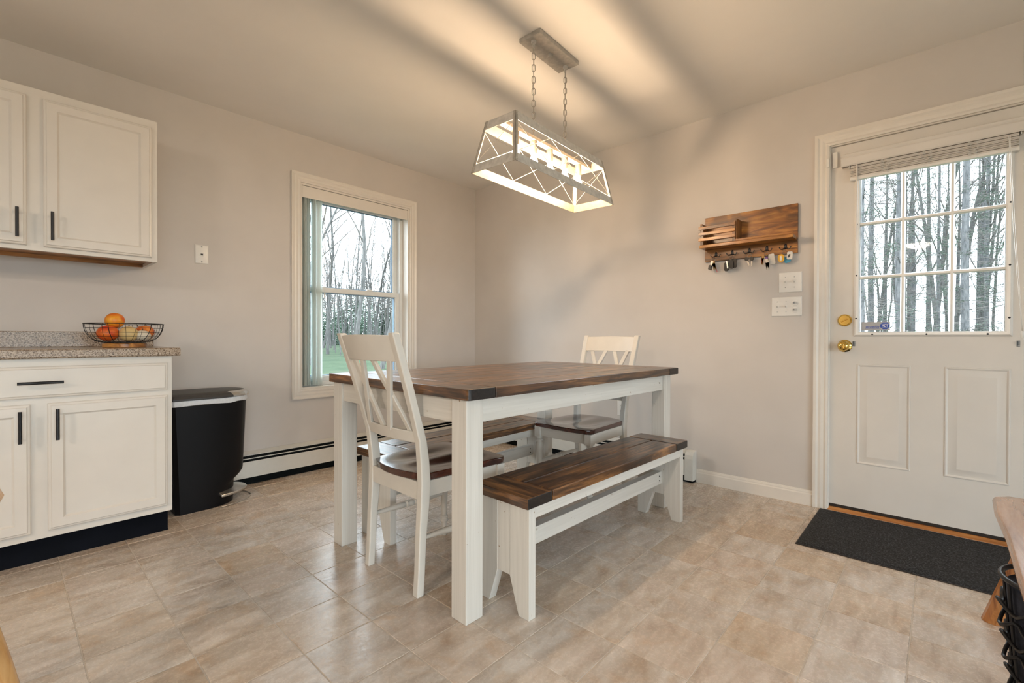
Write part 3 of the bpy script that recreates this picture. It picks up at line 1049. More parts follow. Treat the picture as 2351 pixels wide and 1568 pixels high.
tb = thing('dining_table', (1.845, 1.620, 0), 'farmhouse dining table with dark plank top and white legs', 'table', rz=R(-0.6))
TX, TY = 0.815, 0.497           # half length, half width of the top
ZB, ZT = 0.757, 0.795
nb = 7
bw = 2 * TY / nb
for k in range(nb):
    y0 = -TY + k * bw
    MB().box(-TX + 0.1285, TX - 0.1285, y0 + 0.0016, y0 + bw - 0.0016, ZB, ZT).build('plank', 'stained_wood_x', tb, bev=0.003, local=True, origin=(0, y0 + bw / 2, 0))
for s in (-1, 1):
    x0, x1 = sorted((s * (TX - 0.1252), s * TX))
    c = 0.012
    xo, xi = s * TX, s * (TX - 0.1252)
    tbe = MB().prism([(xi, -TY), (xo - s * c, -TY), (xo - s * 0.003, -TY + 0.003), (xo, -TY + c), (xo, TY - c), (xo - s * 0.003, TY - 0.003), (xo - s * c, TY), (xi, TY)], FZ, ZB, ZT)
    end_grain(tbe.build('breadboard_end', 'stained_wood_y', tb, bev=0.003, local=True, origin=(s * TX, 0, 0)))
LX0, LX1, LYY = -0.800, 0.764, 0.470
for (x, y) in ((LX0, -LYY), (LX0, LYY), (LX1, -LYY), (LX1, LYY)):
    sx, sy = (1 if x < 0 else -1), (1 if y < 0 else -1)
    x1, y1 = x + sx * 0.077, y + sy * 0.077
    MB().box(min(x, x1), max(x, x1), min(y, y1), max(y, y1), 0, ZB).build('leg', 'painted_wood_z', tb, bev=0.003, local=True, origin=(x, y, 0))
for s in (-1, 1):
    y0 = s * (LYY - 0.012)
    y1 = s * (LYY - 0.034)
    MB().box(LX0 + 0.077, LX1 - 0.077, min(y0, y1), max(y0, y1), 0.672, ZB).build('apron', 'painted_wood_x', tb, bev=0.002, local=True)
for (xa, xb) in ((LX0 + 0.010, LX0 + 0.032), (LX1 - 0.032, LX1 - 0.010)):
    MB().box(xa, xb, -LYY + 0.077, LYY - 0.077, 0.672, ZB).build('apron', 'painted_wood_y', tb, bev=0.002, local=True)

MB().tube([(LX1 - 0.115, -LYY + 0.0125, 0.713), (LX1 - 0.115, -LYY + 0.0112, 0.713)], 0.0045, 10).build('pocket_hole', 'rubber_dark', tb, local=True)


# ================================================================== BENCHES
def make_bench(loc, rz, label):
    t = thing('dining_bench', loc, label, 'bench', rz=rz)
    L, Wd = 0.632, 0.136
    z0, z1 = 0.388, 0.426
    for s in (-1, 1):
        ya, yb = (0.003, Wd) if s > 0 else (-Wd, -0.003)
        MB().box(-L + 0.1345, L - 0.1345, ya, yb, z0, z1).build('seat_plank', 'stained_wood_x', t, bev=0.004, local=True, origin=(0, (ya + yb) / 2, 0))
        xa, xb = sorted((s * L, s * (L - 0.1295)))
        end_grain(MB().box(xa, xb, -Wd, Wd, z0, z1).build('breadboard_end', 'stained_wood_y', t, bev=0.0035, local=True, origin=(s * L, 0, 0)))
        # end panel: two tapered outer boards and a short middle board
        x1 = s * 0.610
        x0 = s * 0.575
        xa, xb = min(x0, x1), max(x0, x1)
        for q in (-1, 1):
            poly = [(q * 0.122, 0), (q * 0.122, z0), (q * 0.031, z0), (q * 0.031, 0.128), (q * 0.074, 0)]
            MB().prism(poly, FX, xa, xb).build('leg_board', 'painted_wood_z', t, bev=0.0015, local=True, origin=(s * 0.6, q * 0.1, 0))
        MB().box(xa + 0.0008, xb - 0.0008, -0.0300, 0.0300, 0.128, z0).build('middle_board', 'painted_wood_z', t, bev=0.0012, local=True)
        ya, yb = sorted((s * 0.121, s * 0.101))
        MB().box(-0.575, 0.575, ya, yb, 0.344, z0).build('side_rail', 'painted_wood_x', t, bev=0.0015, local=True)
    st = MB().box(-0.575, 0.575, -0.019, 0.019, 0.184, 0.250).build('stretcher', 'painted_wood_x', t, bev=0.002, local=True)
    for z in (0.205, 0.229):
        MB().tube([(0.548, -0.0185, z), (0.548, -0.0200, z + 0.001)], 0.0048, 10).build('screw_hole', 'rubber_dark', st, local=True)
    return t


make_bench((1.815, 1.128, 0), R(-1.4), 'dark-topped wooden bench on the near side of the table')
make_bench((1.815, 2.005, 0), R(1.2), 'dark-topped wooden bench on the window side of the table')


# ================================================================== CHAIRS
def post_x(z):
    pts = [(0, 0.0), (0.22, 0.016), (0.42, 0.026), (0.56, 0.014), (0.76, -0.045), (0.985, -0.118)]
    for (a, xa), (b_, xb) in zip(pts, pts[1:]):
        if z <= b_:
            t = (z - a) / (b_ - a)
            return xa + (xb - xa) * t
    return pts[-1][1]


def make_chair(loc, rz, label):
    t = thing('dining_chair', loc, label, 'chair', rz=rz)
    # rear posts
    for s in (-1, 1):
        secs = []
        for z in (0, 0.08, 0.22, 0.34, 0.42, 0.50, 0.58, 0.68, 0.78, 0.88, 0.982):
            x = post_x(z) - (0.004 if 0.1 < z < 0.3 else 0)
            y = s * (0.176 + 0.018 * max(0, (z - 0.42) / 0.56))
            hw = 0.016
            hd = 0.015 + 0.006 * math.exp(-((z - 0.42) / 0.16) ** 2)
            secs.append([Vector((x - hd, y - hw, z)), Vector((x + hd, y - hw, z)), Vector((x + hd, y + hw, z)), Vector((x - hd, y + hw, z))])
        m = MB()
        loft(m, secs)
        m.build('rear_post', 'chair_white', t, bev=0.004, smooth=40, local=True)

    def rail(z0, z1, th, bow, name):
        secs = []
        n = 12
        for i in range(n + 1):
            u = -1 + 2 * i / n
            y = u * 0.180
            bx = -bow * (1 - u * u)
            zz1 = z1 - 0.004 * u * u
            secs.append([Vector((post_x(z0) + bx - th / 2, y, z0)), Vector((post_x(z0) + bx + th / 2, y, z0)),
                         Vector((post_x(z1) + bx + th / 2, y, zz1)), Vector((post_x(z1) + bx - th / 2, y, zz1))])
        m = MB()
        loft(m, secs)
        return m.build(name, 'chair_white', t, bev=0.003, smooth=40, local=True)
    rail(0.878, 0.976, 0.020, 0.028, 'crest_rail')
    rail(0.570, 0.618, 0.020, 0.022, 'lower_rail')
    za, zb = 0.610, 0.886
    Wb = 0.172

    def bp(tt, z):
        y = (tt * 2 - 1) * Wb
        return Vector((post_x(z) - 0.024 * (1 - (y / 0.18) ** 2), y, z))
    for (ta, tb_, off) in ((0.09, 0.42, 0.0045), (0.42, 0.09, -0.0045), (0.58, 0.91, 0.0045), (0.91, 0.58, -0.0045)):
        p, q = bp(ta, za), bp(tb_, zb)
        o_ = Vector((off, 0, 0))
        MB().bar(p + o_, q + o_, 0.013, 0.024, up=Vector((0, 1, 0))).build('cross_slat', 'chair_white', t, bev=0.002, local=True)
    # saddle seat
    N = 20
    vs, fs = [], []

    def outline(u, v):
        hw = 0.182 + 0.034 * v
        x = 0.012 + 0.432 * v
        rear = -0.028 * (1 - u * u) * (1 - v) ** 3
        front = 0.012 * (1 - u * u) * v ** 3
        cu_ = 1.0
        e = 0.0
        if v > 0.9:
            e = 0.028 * ((v - 0.9) / 0.1) ** 2
        if v < 0.08:
            e = 0.035 * ((0.08 - v) / 0.08) ** 2
        return x + rear + front, u * (hw - e)

    def top(u, v):
        h = 0.452
        sc_ = math.sin(PI * min(1, max(0, (v - 0.05) / 0.85)))
        h -= 0.013 * sc_ * (math.exp(-((abs(u) - 0.42) / 0.30) ** 2))
        h -= 0.004 * max(0, v - 0.85) / 0.15
        return h
    for j in range(N + 1):
        for i in range(N + 1):
            u, v = -1 + 2 * i / N, j / N
            x, y = outline(u, v)
            vs.append(Vector((x, y, top(u, v))))
    K = (N + 1) ** 2
    for j in range(N + 1):
        for i in range(N + 1):
            u, v = -1 + 2 * i / N, j / N
            x, y = outline(u, v)
            vs.append(Vector((0.22 + (x - 0.22) * 0.985, y * 0.985, 0.424)))
    for j in range(N):
        for i in range(N):
            a = j * (N + 1) + i
            fs.append((a, a + 1, a + N + 2, a + N + 1))
            fs.append((K + a, K + a + N + 1, K + a + N + 2, K + a + 1))
    edge = [i for i in range(N + 1)] + [j * (N + 1) + N for j in range(1, N + 1)] + [N * (N + 1) + i for i in range(N - 1, -1, -1)] + [j * (N + 1) for j in range(N - 1, 0, -1)]
    for a, b_ in zip(edge, edge[1:] + edge[:1]):
        fs.append((a, K + a, K + b_, b_))
    m = MB()
    m.add(vs, fs)
    m.build('seat', 'cherry_seat', t, smooth=50, bev=0.004, local=True)
    # aprons
    MB().box(0.006, 0.024, -0.165, 0.165, 0.355, 0.4225).build('apron', 'chair_white', t, bev=0.002, local=True)
    MB().box(0.394, 0.412, -0.175, 0.175, 0.362, 0.4225).build('apron', 'chair_white', t, bev=0.002, local=True)
    for s in (-1, 1):
        MB().hexa([(0.03, s * 0.170 - 0.009, 0.362), (0.39, s * 0.186 - 0.009, 0.362), (0.39, s * 0.186 + 0.009, 0.362), (0.03, s * 0.170 + 0.009, 0.362),
                   (0.03, s * 0.170 - 0.009, 0.4225), (0.39, s * 0.186 - 0.009, 0.4225), (0.39, s * 0.186 + 0.009, 0.4225), (0.03, s * 0.170 + 0.009, 0.4225)]).build('apron', 'chair_white', t, bev=0.002, local=True)
        # turned front leg
        lx, ly = 0.405, s * 0.186
        prof = [(0.010, 0.0), (0.012, 0.004), (0.0135, 0.060), (0.0145, 0.066), (0.020, 0.072), (0.020, 0.077), (0.0145, 0.082), (0.0145, 0.086), (0.019, 0.090), (0.019, 0.094), (0.013, 0.100),
                (0.0155, 0.16), (0.0205, 0.26), (0.0225, 0.30), (0.021, 0.318), (0.014, 0.326), (0.0135, 0.330), (0.022, 0.334), (0.022, 0.340), (0.015, 0.345), (0.021, 0.350), (0.021, 0.356), (0.018, 0.360)]
        g = MB().lathe(prof, 16, Matrix.Translation((lx, ly, 0)))
        g.box(lx - 0.021, lx + 0.021, ly - 0.021, ly + 0.021, 0.360, 0.4225)
        g.build('front_leg', 'chair_white', t, smooth=40, local=True)
        # turned side stretcher
        a_, b_ = Vector((0.026, s * 0.176, 0.212)), Vector((lx - 0.012, ly, 0.205))
        path, rad = [], []
        for (u, r_) in ((0, 0.008), (0.12, 0.010), (0.30, 0.013), (0.40, 0.0135), (0.415, 0.010), (0.43, 0.016), (0.445, 0.016), (0.46, 0.010), (0.48, 0.0145), (0.52, 0.0145), (0.54, 0.010), (0.555, 0.016), (0.57, 0.016), (0.585, 0.010), (0.60, 0.0135), (0.7, 0.013), (0.88, 0.010), (1, 0.008)):
            path.append(a_.lerp(b_, u))
            rad.append(r_)
        MB().tube(path, rad, 12).build('stretcher', 'chair_white', t, smooth=40, local=True)
    return t


make_chair((1.046, 1.603, 0), R(-1.2), 'white X-back chair with dark seat at the near end of the table')
make_chair((2.640, 1.625, 0), R(178.6), 'white X-back chair with dark seat at the door end of the table')
# ================================================================== PENDANT LIGHT
PC = Vector((1.873, 1.460, 0))
pend = thing('pendant_light', (PC.x, PC.y, ZC), 'grey farmhouse lantern pendant with five glowing bulbs above the table', 'pendant lamp', rz=R(2.5))
# local frame: x along the lamp, z measured from the ceiling
zc = lambda z: z - ZC
MB().box(-0.170, 0.170, -0.063, 0.063, zc(2.398), -0.0005).build('canopy', 'canopy_grey', pend, bev=0.002, local=True)
MB().lathe([(0.013, zc(2.380)), (0.015, zc(2.382)), (0.015, zc(2.399))], 14).build('canopy_nut', 'canopy_grey', pend, smooth=40, local=True)
BL, BWd, TL_, TW_ = 0.430, 0.130, 0.378, 0.088
zb0, zb1, zt0, zt1 = 1.710, 1.750, 1.908, 1.950


def at(z):
    k = (z - zb0) / (zt1 - zb0)
    return BL + (TL_ - BL) * k, BWd + (TW_ - BWd) * k


def band(z0, z1, name):
    th = 0.0025
    for (sx, sy) in ((1, 0), (-1, 0), (0, 1), (0, -1)):
        pts = []
        for ins in (0.0, th):
            for z in (z0, z1):
                l, w = at(z)
                l -= ins
                w -= ins
                if sx:
                    pts += [Vector((sx * l, -w, zc(z))), Vector((sx * l, w, zc(z)))]
                else:
                    pts += [Vector((-l, sy * w, zc(z))), Vector((l, sy * w, zc(z)))]
        o0, o1, o2, o3, i0, i1, i2, i3 = pts
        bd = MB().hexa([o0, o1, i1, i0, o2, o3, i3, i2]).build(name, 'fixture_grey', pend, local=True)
        bd.data.materials.append(MATS['fixture_inner_dimmed'])  # darkened colour for the bulb-lit inner side
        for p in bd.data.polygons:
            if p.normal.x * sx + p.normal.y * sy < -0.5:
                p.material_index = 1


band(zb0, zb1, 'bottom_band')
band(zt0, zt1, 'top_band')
for sx in (-1, 1):
    for sy in (-1, 1):
        l0, w0 = at(zb0)
        l1, w1 = at(zt1)
        m = MB()
        a_ = Vector((sx * (l0 + 0.001), sy * (w0 + 0.001), zc(zb0)))
        b_ = Vector((sx * (l1 + 0.001), sy * (w1 + 0.001), zc(zt1)))
        m.hexa([a_, a_ - Vector((sx * 0.016, 0, 0)), a_ + Vector((-sx * 0.016, -sy * 0.003, 0)), a_ + Vector((0, -sy * 0.003, 0)),
                b_, b_ - Vector((sx * 0.016, 0, 0)), b_ + Vector((-sx * 0.016, -sy * 0.003, 0)), b_ + Vector((0, -sy * 0.003, 0))])
        m.hexa([a_, a_ - Vector((0, sy * 0.016, 0)), a_ + Vector((-sx * 0.003, -sy * 0.016, 0)), a_ + Vector((-sx * 0.003, 0, 0)),
                b_, b_ - Vector((0, sy * 0.016, 0)), b_ + Vector((-sx * 0.003, -sy * 0.016, 0)), b_ + Vector((-sx * 0.003, 0, 0))])
        for z in (zb0 + 0.012, zt1 - 0.012):
            l, w = at(z)
            m.sphere((sx * (l - 0.008), sy * (w + 0.001), zc(z)), 0.004, 8, 5)
            m.sphere((sx * (l + 0.001), sy * (w - 0.008), zc(z)), 0.004, 8, 5)
        m.build('corner_post', 'fixture_edge', pend, local=True)
lA, wA = at(zb1)
lB, wB = at(zt0)
for sy in (-1, 1):
    for k in range(3):
        for flip in (0, 1):
            u0, u1 = (-1 + 2 * k / 3, -1 + 2 * (k + 1) / 3)
            if flip:
                u0, u1 = u1, u0
            MB().tube([(u0 * lA, sy * (wA - 0.001), zc(zb1)), (u1 * lB, sy * (wB - 0.001), zc(zt0))], 0.0014, 6).build('cross_rod', 'fixture_grey', pend, local=True, smooth=60)
for sx in (-1, 1):
    for flip in (-1, 1):
        MB().tube([(sx * (lA - 0.001), -flip * wA, zc(zb1)), (sx * (lB - 0.001), flip * wB, zc(zt0))], 0.0014, 6).build('cross_rod', 'fixture_grey', pend, local=True, smooth=60)
MB().box(-0.372, 0.372, -0.017, 0.017, zc(1.918), zc(1.934)).build('socket_rail', 'fixture_grey', pend, bev=0.0015, local=True)
for k in range(5):
    x = -0.27 + k * 0.135
    sk = MB().lathe([(0.0155, zc(1.855)), (0.0165, zc(1.857)), (0.0165, zc(1.917)), (0.012, zc(1.919))], 16, Matrix.Translation((x, 0, 0))).build('socket', 'socket_white', pend, smooth=40, local=True)
    bulb_prof = [(0.0005, zc(1.7905)), (0.010, zc(1.792)), (0.018, zc(1.799)), (0.0215, zc(1.811)), (0.019, zc(1.824)), (0.013, zc(1.838)), (0.010, zc(1.855))]
    MB().lathe(bulb_prof, 14, Matrix.Translation((x, 0, 0))).build('bulb', 'bulb_glow', sk, smooth=60, local=True)


def link(c, rot, L=0.034, w=0.015, r=0.0018):
    pts = []
    hl, hw = L / 2 - w / 2, w / 2
    for k in range(8):
        a = PI * k / 7
        pts.append((hw * math.cos(a), hl + hw * math.sin(a)))
    for k in range(8):
        a = PI + PI * k / 7
        pts.append((hw * math.cos(a), -hl + hw * math.sin(a)))
    return [Vector((c[0] + x * math.cos(rot), c[1] + x * math.sin(rot), c[2] + z)) for x, z in pts]


lk_me = {}
for cx in (-0.137, 0.137):
    hook = MB().lathe([(0.011, zc(2.388)), (0.013, zc(2.390)), (0.013, zc(2.399))], 12, Matrix.Translation((cx, 0, 0)))
    hook.tube(link((cx, 0, zc(2.377)), 0, 0.030, 0.014, 0.002), 0.002, 6, True)
    hook.build('chain_hook', 'fixture_grey', pend, smooth=40, local=True)
    z = 2.354
    k = 0
    while z > 1.945:
        lk = MB().tube(link((cx, 0, zc(z)), R(40) + (k % 2) * PI / 2), 0.0019, 6, True)
        lk.build('chain_link', 'canopy_grey', pend, smooth=60, local=True)
        z -= 0.0285
        k += 1
    MB().tube([(cx + 0.003, 0.003, zc(2.375)), (cx + 0.006, 0.002, zc(2.28)), (cx - 0.004, 0.003, zc(2.18)), (cx + 0.005, -0.003, zc(2.06)), (cx, 0, zc(1.94))], 0.0013, 5).build('lamp_cord', 'fixture_grey', pend, smooth=60, local=True)

# kitchen ceiling fixture, out of frame to the left
kl = thing('ceiling_light', (-3.0, 0.25, ZC), 'round glowing ceiling light in the kitchen', 'ceiling lamp')
MB().lathe([(0.17, -0.022 + ZC), (0.18, -0.02 + ZC), (0.18, ZC - 0.0005)], 28, Matrix.Translation((-3.0, 0.25, 0))).build('base', 'fixture_grey', kl, smooth=40)
MB().lathe([(0.0005, ZC - 0.085), (0.07, ZC - 0.080), (0.125, ZC - 0.062), (0.155, ZC - 0.038), (0.160, ZC - 0.0225)], 28, Matrix.Translation((-3.0, 0.25, 0))).build('dome', 'dome_glow', kl, smooth=60)

# ================================================================== KEY RACK
RX = XE - 0.020
rk0, rk1 = onx((1619, 502), RX), onx((1831, 580), RX)
ry1, ry0, rz0, rz1 = rk0.y, rk1.y, rk1.z + 0.001, 1.755
rack = thing('key_rack', (XE, (ry0 + ry1) / 2, rz0), 'stained wooden key rack with letter box and shelf on the door wall', 'key rack')
MB().box(XE - 0.019, XE - 0.0005, ry0, ry1, rz0, rz1).build('back_board', 'rack_wood_y', rack, bev=0.0015)
shz = 1.562
MB().box(XE - 0.120, XE - 0.019, ry0 + 0.004, ry1, shz - 0.019, shz).build('shelf', 'rack_wood_y', rack, bev=0.0015)
MB().box(XE - 0.120, XE - 0.113, ry0 + 0.004, 0.928, shz, shz + 0.012).build('shelf_lip', 'rack_wood_y', rack, bev=0.001)
by0 = 0.930
for y in (by0 - 0.012, ry1 - 0.014):
    MB().box(XE - 0.112, XE - 0.019, y, y + 0.012, shz, shz + 0.138).build('box_side', 'rack_wood_z', rack, bev=0.001)
for y in (by0 - 0.006, ry1 - 0.026):
    MB().box(XE - 0.121, XE - 0.112, y, y + 0.018, shz, shz + 0.126).build('box_post', 'rack_wood_z', rack, bev=0.001)
for k in range(3):
    z = shz + 0.024 + k * 0.036
    MB().box(XE - 0.131, XE - 0.121, by0 - 0.006, ry1 + 0.002, z, z + 0.019).build('box_slat', 'rack_wood_y', rack, bev=0.001, origin=(XE, 1.0 + k * 0.4, z))
hooks = []
for px, py in ((1643.7, 586), (1680.8, 581), (1720.2, 576), (1760.4, 571.6), (1803.3, 566.5)):
    h = onx((px, py), XE - 0.022)
    z = 1.512
    hooks.append((h.y, z))
    m = MB()
    m.sphere((XE - 0.019, h.y, z - 0.002), 0.011, 12, 8, (0.35, 0.75, 1.5))
    m.sphere((XE - 0.022, h.y, z + 0.008), 0.0035, 8, 5)
    for s in (-1, 1):
        pth = [Vector((XE - 0.021, h.y, z - 0.012))]
        for k in range(7):
            a = PI * k / 6
            pth.append(Vector((XE - 0.026 - 0.006 * math.sin(a / 2), h.y + s * (0.012 + 0.009 * (1 - math.cos(a)) / 1.0), z - 0.014 - 0.010 * math.sin(a) + 0.010 * k / 6)))
        m.tube(pth, [0.0022] * 7 + [0.0032], 7)
    m.build('hook', 'black_metal', rack, smooth=50)


# ---------------- keys hanging from the hooks
def key_shape(mb, p, ang, L=0.052, bow=0.009, side=1, th=0.0022):
    """flat key in the wall plane; p = hole, hanging along ang from straight down"""
    d = Vector((0, math.sin(ang), -math.cos(ang)))
    s = Vector((0, math.cos(ang), math.sin(ang)))
    poly = []
    for k in range(12):
        a = R(-150 + 300 * k / 11)
        poly.append((-math.cos(a) * bow + bow * 0.6, math.sin(a) * bow))
    poly = [(x, y) for x, y in poly]
    blade = [(bow * 1.45, 0.0042), (L, 0.0042), (L + 0.003, 0.0), (L * 0.92, -0.0042), (L * 0.8, -0.002), (L * 0.7, -0.0045), (L * 0.55, -0.0018), (bow * 1.5, -0.0042)]
    pts = poly + [(blade[0][0], -blade[0][1])] + [(x, -y) for x, y in blade[1:]]
    vs = [p + d * a + s * b_ for a, b_ in pts]
    mb.add([v - Vector((th / 2, 0, 0)) for v in vs] + [v + Vector((th / 2, 0, 0)) for v in vs],
           [tuple(range(len(pts) - 1, -1, -1)), tuple(range(len(pts), 2 * len(pts)))] + [(i, (i + 1) % len(pts), len(pts) + (i + 1) % len(pts), len(pts) + i) for i in range(len(pts))])
    return mb


def key_ring(name, i, s, label):
    y, z = hooks[i]
    c = Vector((XE - 0.033, y + s * 0.018, z - 0.036))
    t = thing(name, c, label, 'keys', 'keys on the wall rack')
    MB().tube([c + Vector((0.004 * math.sin(2 * PI * k / 18), 0.011 * math.cos(2 * PI * k / 18), 0.012 * math.sin(2 * PI * k / 18))) for k in range(18)], 0.0011, 5, True).build('ring', 'key_silver', t, smooth=60)
    return t, c - Vector((0, 0, 0.013))


def tag_plate(t, name, mat, p, ang, w, h, th=0.003, r=0.004):
    d = Vector((0, math.sin(ang), -math.cos(ang)))
    s = Vector((0, math.cos(ang), math.sin(ang)))
    pts = [(r, -w / 2), (h - r, -w / 2), (h, -w / 2 + r), (h, w / 2 - r), (h - r, w / 2), (r, w / 2), (0, w / 2 - r), (0, -w / 2 + r)]
    vs = [p + d * a + s * b_ for a, b_ in pts]
    n = len(pts)
    m = MB().add([v - Vector((th / 2, 0, 0)) for v in vs] + [v + Vector((th / 2, 0, 0)) for v in vs],
                 [tuple(range(n - 1, -1, -1)), tuple(range(n, 2 * n))] + [(q, (q + 1) % n, n + (q + 1) % n, n + q) for q in range(n)])
    return m.build(name, mat, t, bev=0.0006)


t, p = key_ring('key_bunch', 0, 0.6, 'bunch of brass keys on the leftmost hook of the rack')
for k, (a, l) in enumerate(((0.5, 0.05), (0.22, 0.056), (-0.05, 0.052), (-0.32, 0.055), (0.1, 0.045))):
    key_shape(MB(), p + Vector((-0.004 * k, 0.004 * math.sin(k * 2), 0)), a, l, 0.0095).build('key', 'brass_old' if k < 4 else 'key_silver', t)
tag_plate(t, 'key_fob', 'key_black', p + Vector((-0.024, 0.012, -0.024)), 0.2, 0.018, 0.03, 0.006)
MB().tube([p + Vector((-0.006, -0.012, -0.03)), p + Vector((-0.008, -0.02, -0.05)), p + Vector((-0.008, -0.026, -0.072))], 0.0022, 5).build('strap', 'pink_strap', t)
t, p = key_ring('key_bunch', 1, 0.2, 'black car fobs on the second hook of the rack')
tag_plate(t, 'key_fob', 'key_black', p + Vector((0.004, 0.026, -0.010)), 0.05, 0.026, 0.060, 0.010, 0.008)
tag_plate(t, 'key_fob', 'key_black', p + Vector((-0.009, -0.002, 0.0)), -0.12, 0.028, 0.058, 0.011, 0.009)
tag_plate(t, 'key_fob', 'key_black', p + Vector((-0.002, -0.028, 0.004)), 0.1, 0.022, 0.060, 0.010, 0.008)
tag_plate(t, 'silver_trim', 'steel', p + Vector((-0.012, 0.020, -0.006)), -0.12, 0.008, 0.050, 0.008, 0.003)
t, p = key_ring('key_bunch', 2, -0.3, 'two keys with black heads on the middle hook of the rack')
for a, dy in ((-0.32, 0.020), (0.02, -0.012)):
    q = p + Vector((-0.004 if dy > 0 else 0.003, dy, 0.006))
    tag_plate(t, 'key_head', 'key_black', q, a, 0.022, 0.026, 0.007, 0.008)
    d = Vector((0, math.sin(a), -math.cos(a)))
    MB().bar(q + d * 0.025, q + d * 0.055, 0.0022, 0.007, (0, math.cos(a), math.sin(a))).build('key_blade', 'key_silver', t)
t, p = key_ring('key_bunch', 3, -0.1, 'silver keys with red, purple and white tags on the fourth hook')
tag_plate(t, 'red_tag', 'tag_red', p + Vector((-0.003, 0.022, -0.010)), -0.02, 0.012, 0.036, 0.004)
tag_plate(t, 'purple_tag', 'tag_purple', p + Vector((-0.009, -0.002, -0.004)), -0.1, 0.013, 0.026, 0.004)
tag_plate(t, 'white_card', 'tag_white', p + Vector((0.010, -0.022, 0.012)), -0.16, 0.032, 0.064, 0.002, 0.005)
for k, (a, dy) in enumerate(((0.1, 0.016), (-0.06, -0.004), (-0.14, -0.010), (0.0, -0.006))):
    key_shape(MB(), p + Vector((-0.012 - 0.003 * k, dy, -0.020 * (k > 0) - 0.012 * (k > 1))), a, 0.05, 0.008).build('key', 'key_silver' if k else 'brass_old', t)
t, p = key_ring('key_bunch', 4, 0.2, 'keys with yellow, blue and white tags on the hook nearest the door')
tag_plate(t, 'yellow_tag', 'tag_yellow', p + Vector((-0.006, 0.016, 0.0)), -0.03, 0.034, 0.044, 0.005, 0.009)
tag_plate(t, 'tag_window', 'tag_white', p + Vector((-0.009, 0.016, -0.010)), -0.03, 0.011, 0.026, 0.003, 0.002)
tag_plate(t, 'blue_tag', 'tag_blue', p + Vector((0.006, -0.008, -0.016)), -0.35, 0.034, 0.036, 0.002, 0.004)
tag_plate(t, 'white_card', 'tag_white', p + Vector((-0.001, -0.030, 0.012)), 0.06, 0.030, 0.046, 0.002, 0.005)
tag_plate(t, 'card_print', 'print_dark', p + Vector((-0.0025, -0.030, -0.004)), 0.5, 0.010, 0.020, 0.001, 0.003)


# ---------------- switch plates and outlets on the east wall
def plate(name, y0, y1, z0, z1, label, cat='light switch'):
    t = thing(name, (XE, (y0 + y1) / 2, (z0 + z1) / 2), label, cat)
    MB().rings((y0, y1, z0, z1), [(0, 0), (0, 0.003), (0.003, 0.006), (0.008, 0.007)], FE(XE), cap1=True).build('plate', 'plastic_white', t, smooth=30)
    return t


def toggle(t, y, z, up=1):
    MB().rings((y - 0.006, y + 0.006, z - 0.013, z + 0.013), [(0, 0.0068), (0, 0.0085), (0.002, 0.0085)], FE(XE), cap1=True).build('toggle_slot', 'plastic_white', t)
    MB().bar((XE - 0.007, y, z - 0.002 * up), (XE - 0.020, y, z + 0.008 * up), 0.008, 0.007).build('toggle', 'plastic_white', t, bev=0.0015)
    for s in (-1, 1):
        MB().sphere((XE - 0.007, y, z + s * 0.030), 0.0030, 8, 5, (0.4, 1, 1)).build('screw', 'screw_grey', t, smooth=60)


a = onx((1788.7, 627), XE)
b_ = onx((1841.4, 669.5), XE)
t = plate('switch_plate', b_.y, a.y, b_.z, a.z, 'upper white two-switch plate between key rack and door')
for k in (0.29, 0.68):
    toggle(t, a.y + (b_.y - a.y) * k, (a.z + b_.z) / 2, 1)
a = onx((1772, 684), XE)
b_ = onx((1841, 725), XE)
t = plate('switch_plate', b_.y, a.y, b_.z, a.z, 'lower white three-gang plate with two switches and an outlet')
for k in (0.20, 0.49):
    toggle(t, a.y + (b_.y - a.y) * k, (a.z + b_.z) / 2, 1)
yo = a.y + (b_.y - a.y) * 0.79
for dz in (0.020, -0.020):
    zo = (a.z + b_.z) / 2 + dz
    MB().lathe([(0.0165, 0.0068), (0.0165, 0.010), (0.014, 0.011), (0.0005, 0.011)], 16, Matrix.Translation((XE, yo, zo)) @ MX).build('receptacle', 'plastic_white', t, smooth=40)
    MB().box(XE - 0.016, XE - 0.0105, yo - 0.012, yo + 0.010, zo - 0.006, zo + 0.006).build('safety_cap', 'clear_plastic', t, bev=0.001)
    MB().box(XE - 0.0115, XE - 0.0108, yo + 0.004, yo + 0.006, zo - 0.003, zo + 0.005).build('slot', 'outlet_slot', t)
oy, oz = 1.762, 0.436
t = plate('wall_outlet', oy - 0.036, oy + 0.036, oz - 0.058, oz + 0.058, 'white wall outlet low on the wall behind the far chair', 'outlet')
for dz in (0.020, -0.020):
    MB().lathe([(0.0165, 0.0068), (0.0165, 0.0085), (0.0005, 0.0085)], 16, Matrix.Translation((XE, oy, oz + dz)) @ MX).build('receptacle', 'plastic_white', t, smooth=40)
    for dy in (-0.006, 0.006):
        MB().box(XE - 0.0092, XE - 0.0086, oy + dy - 0.001, oy + dy + 0.001, oz + dz - 0.004, oz + dz + 0.005).build('slot', 'outlet_slot', t)
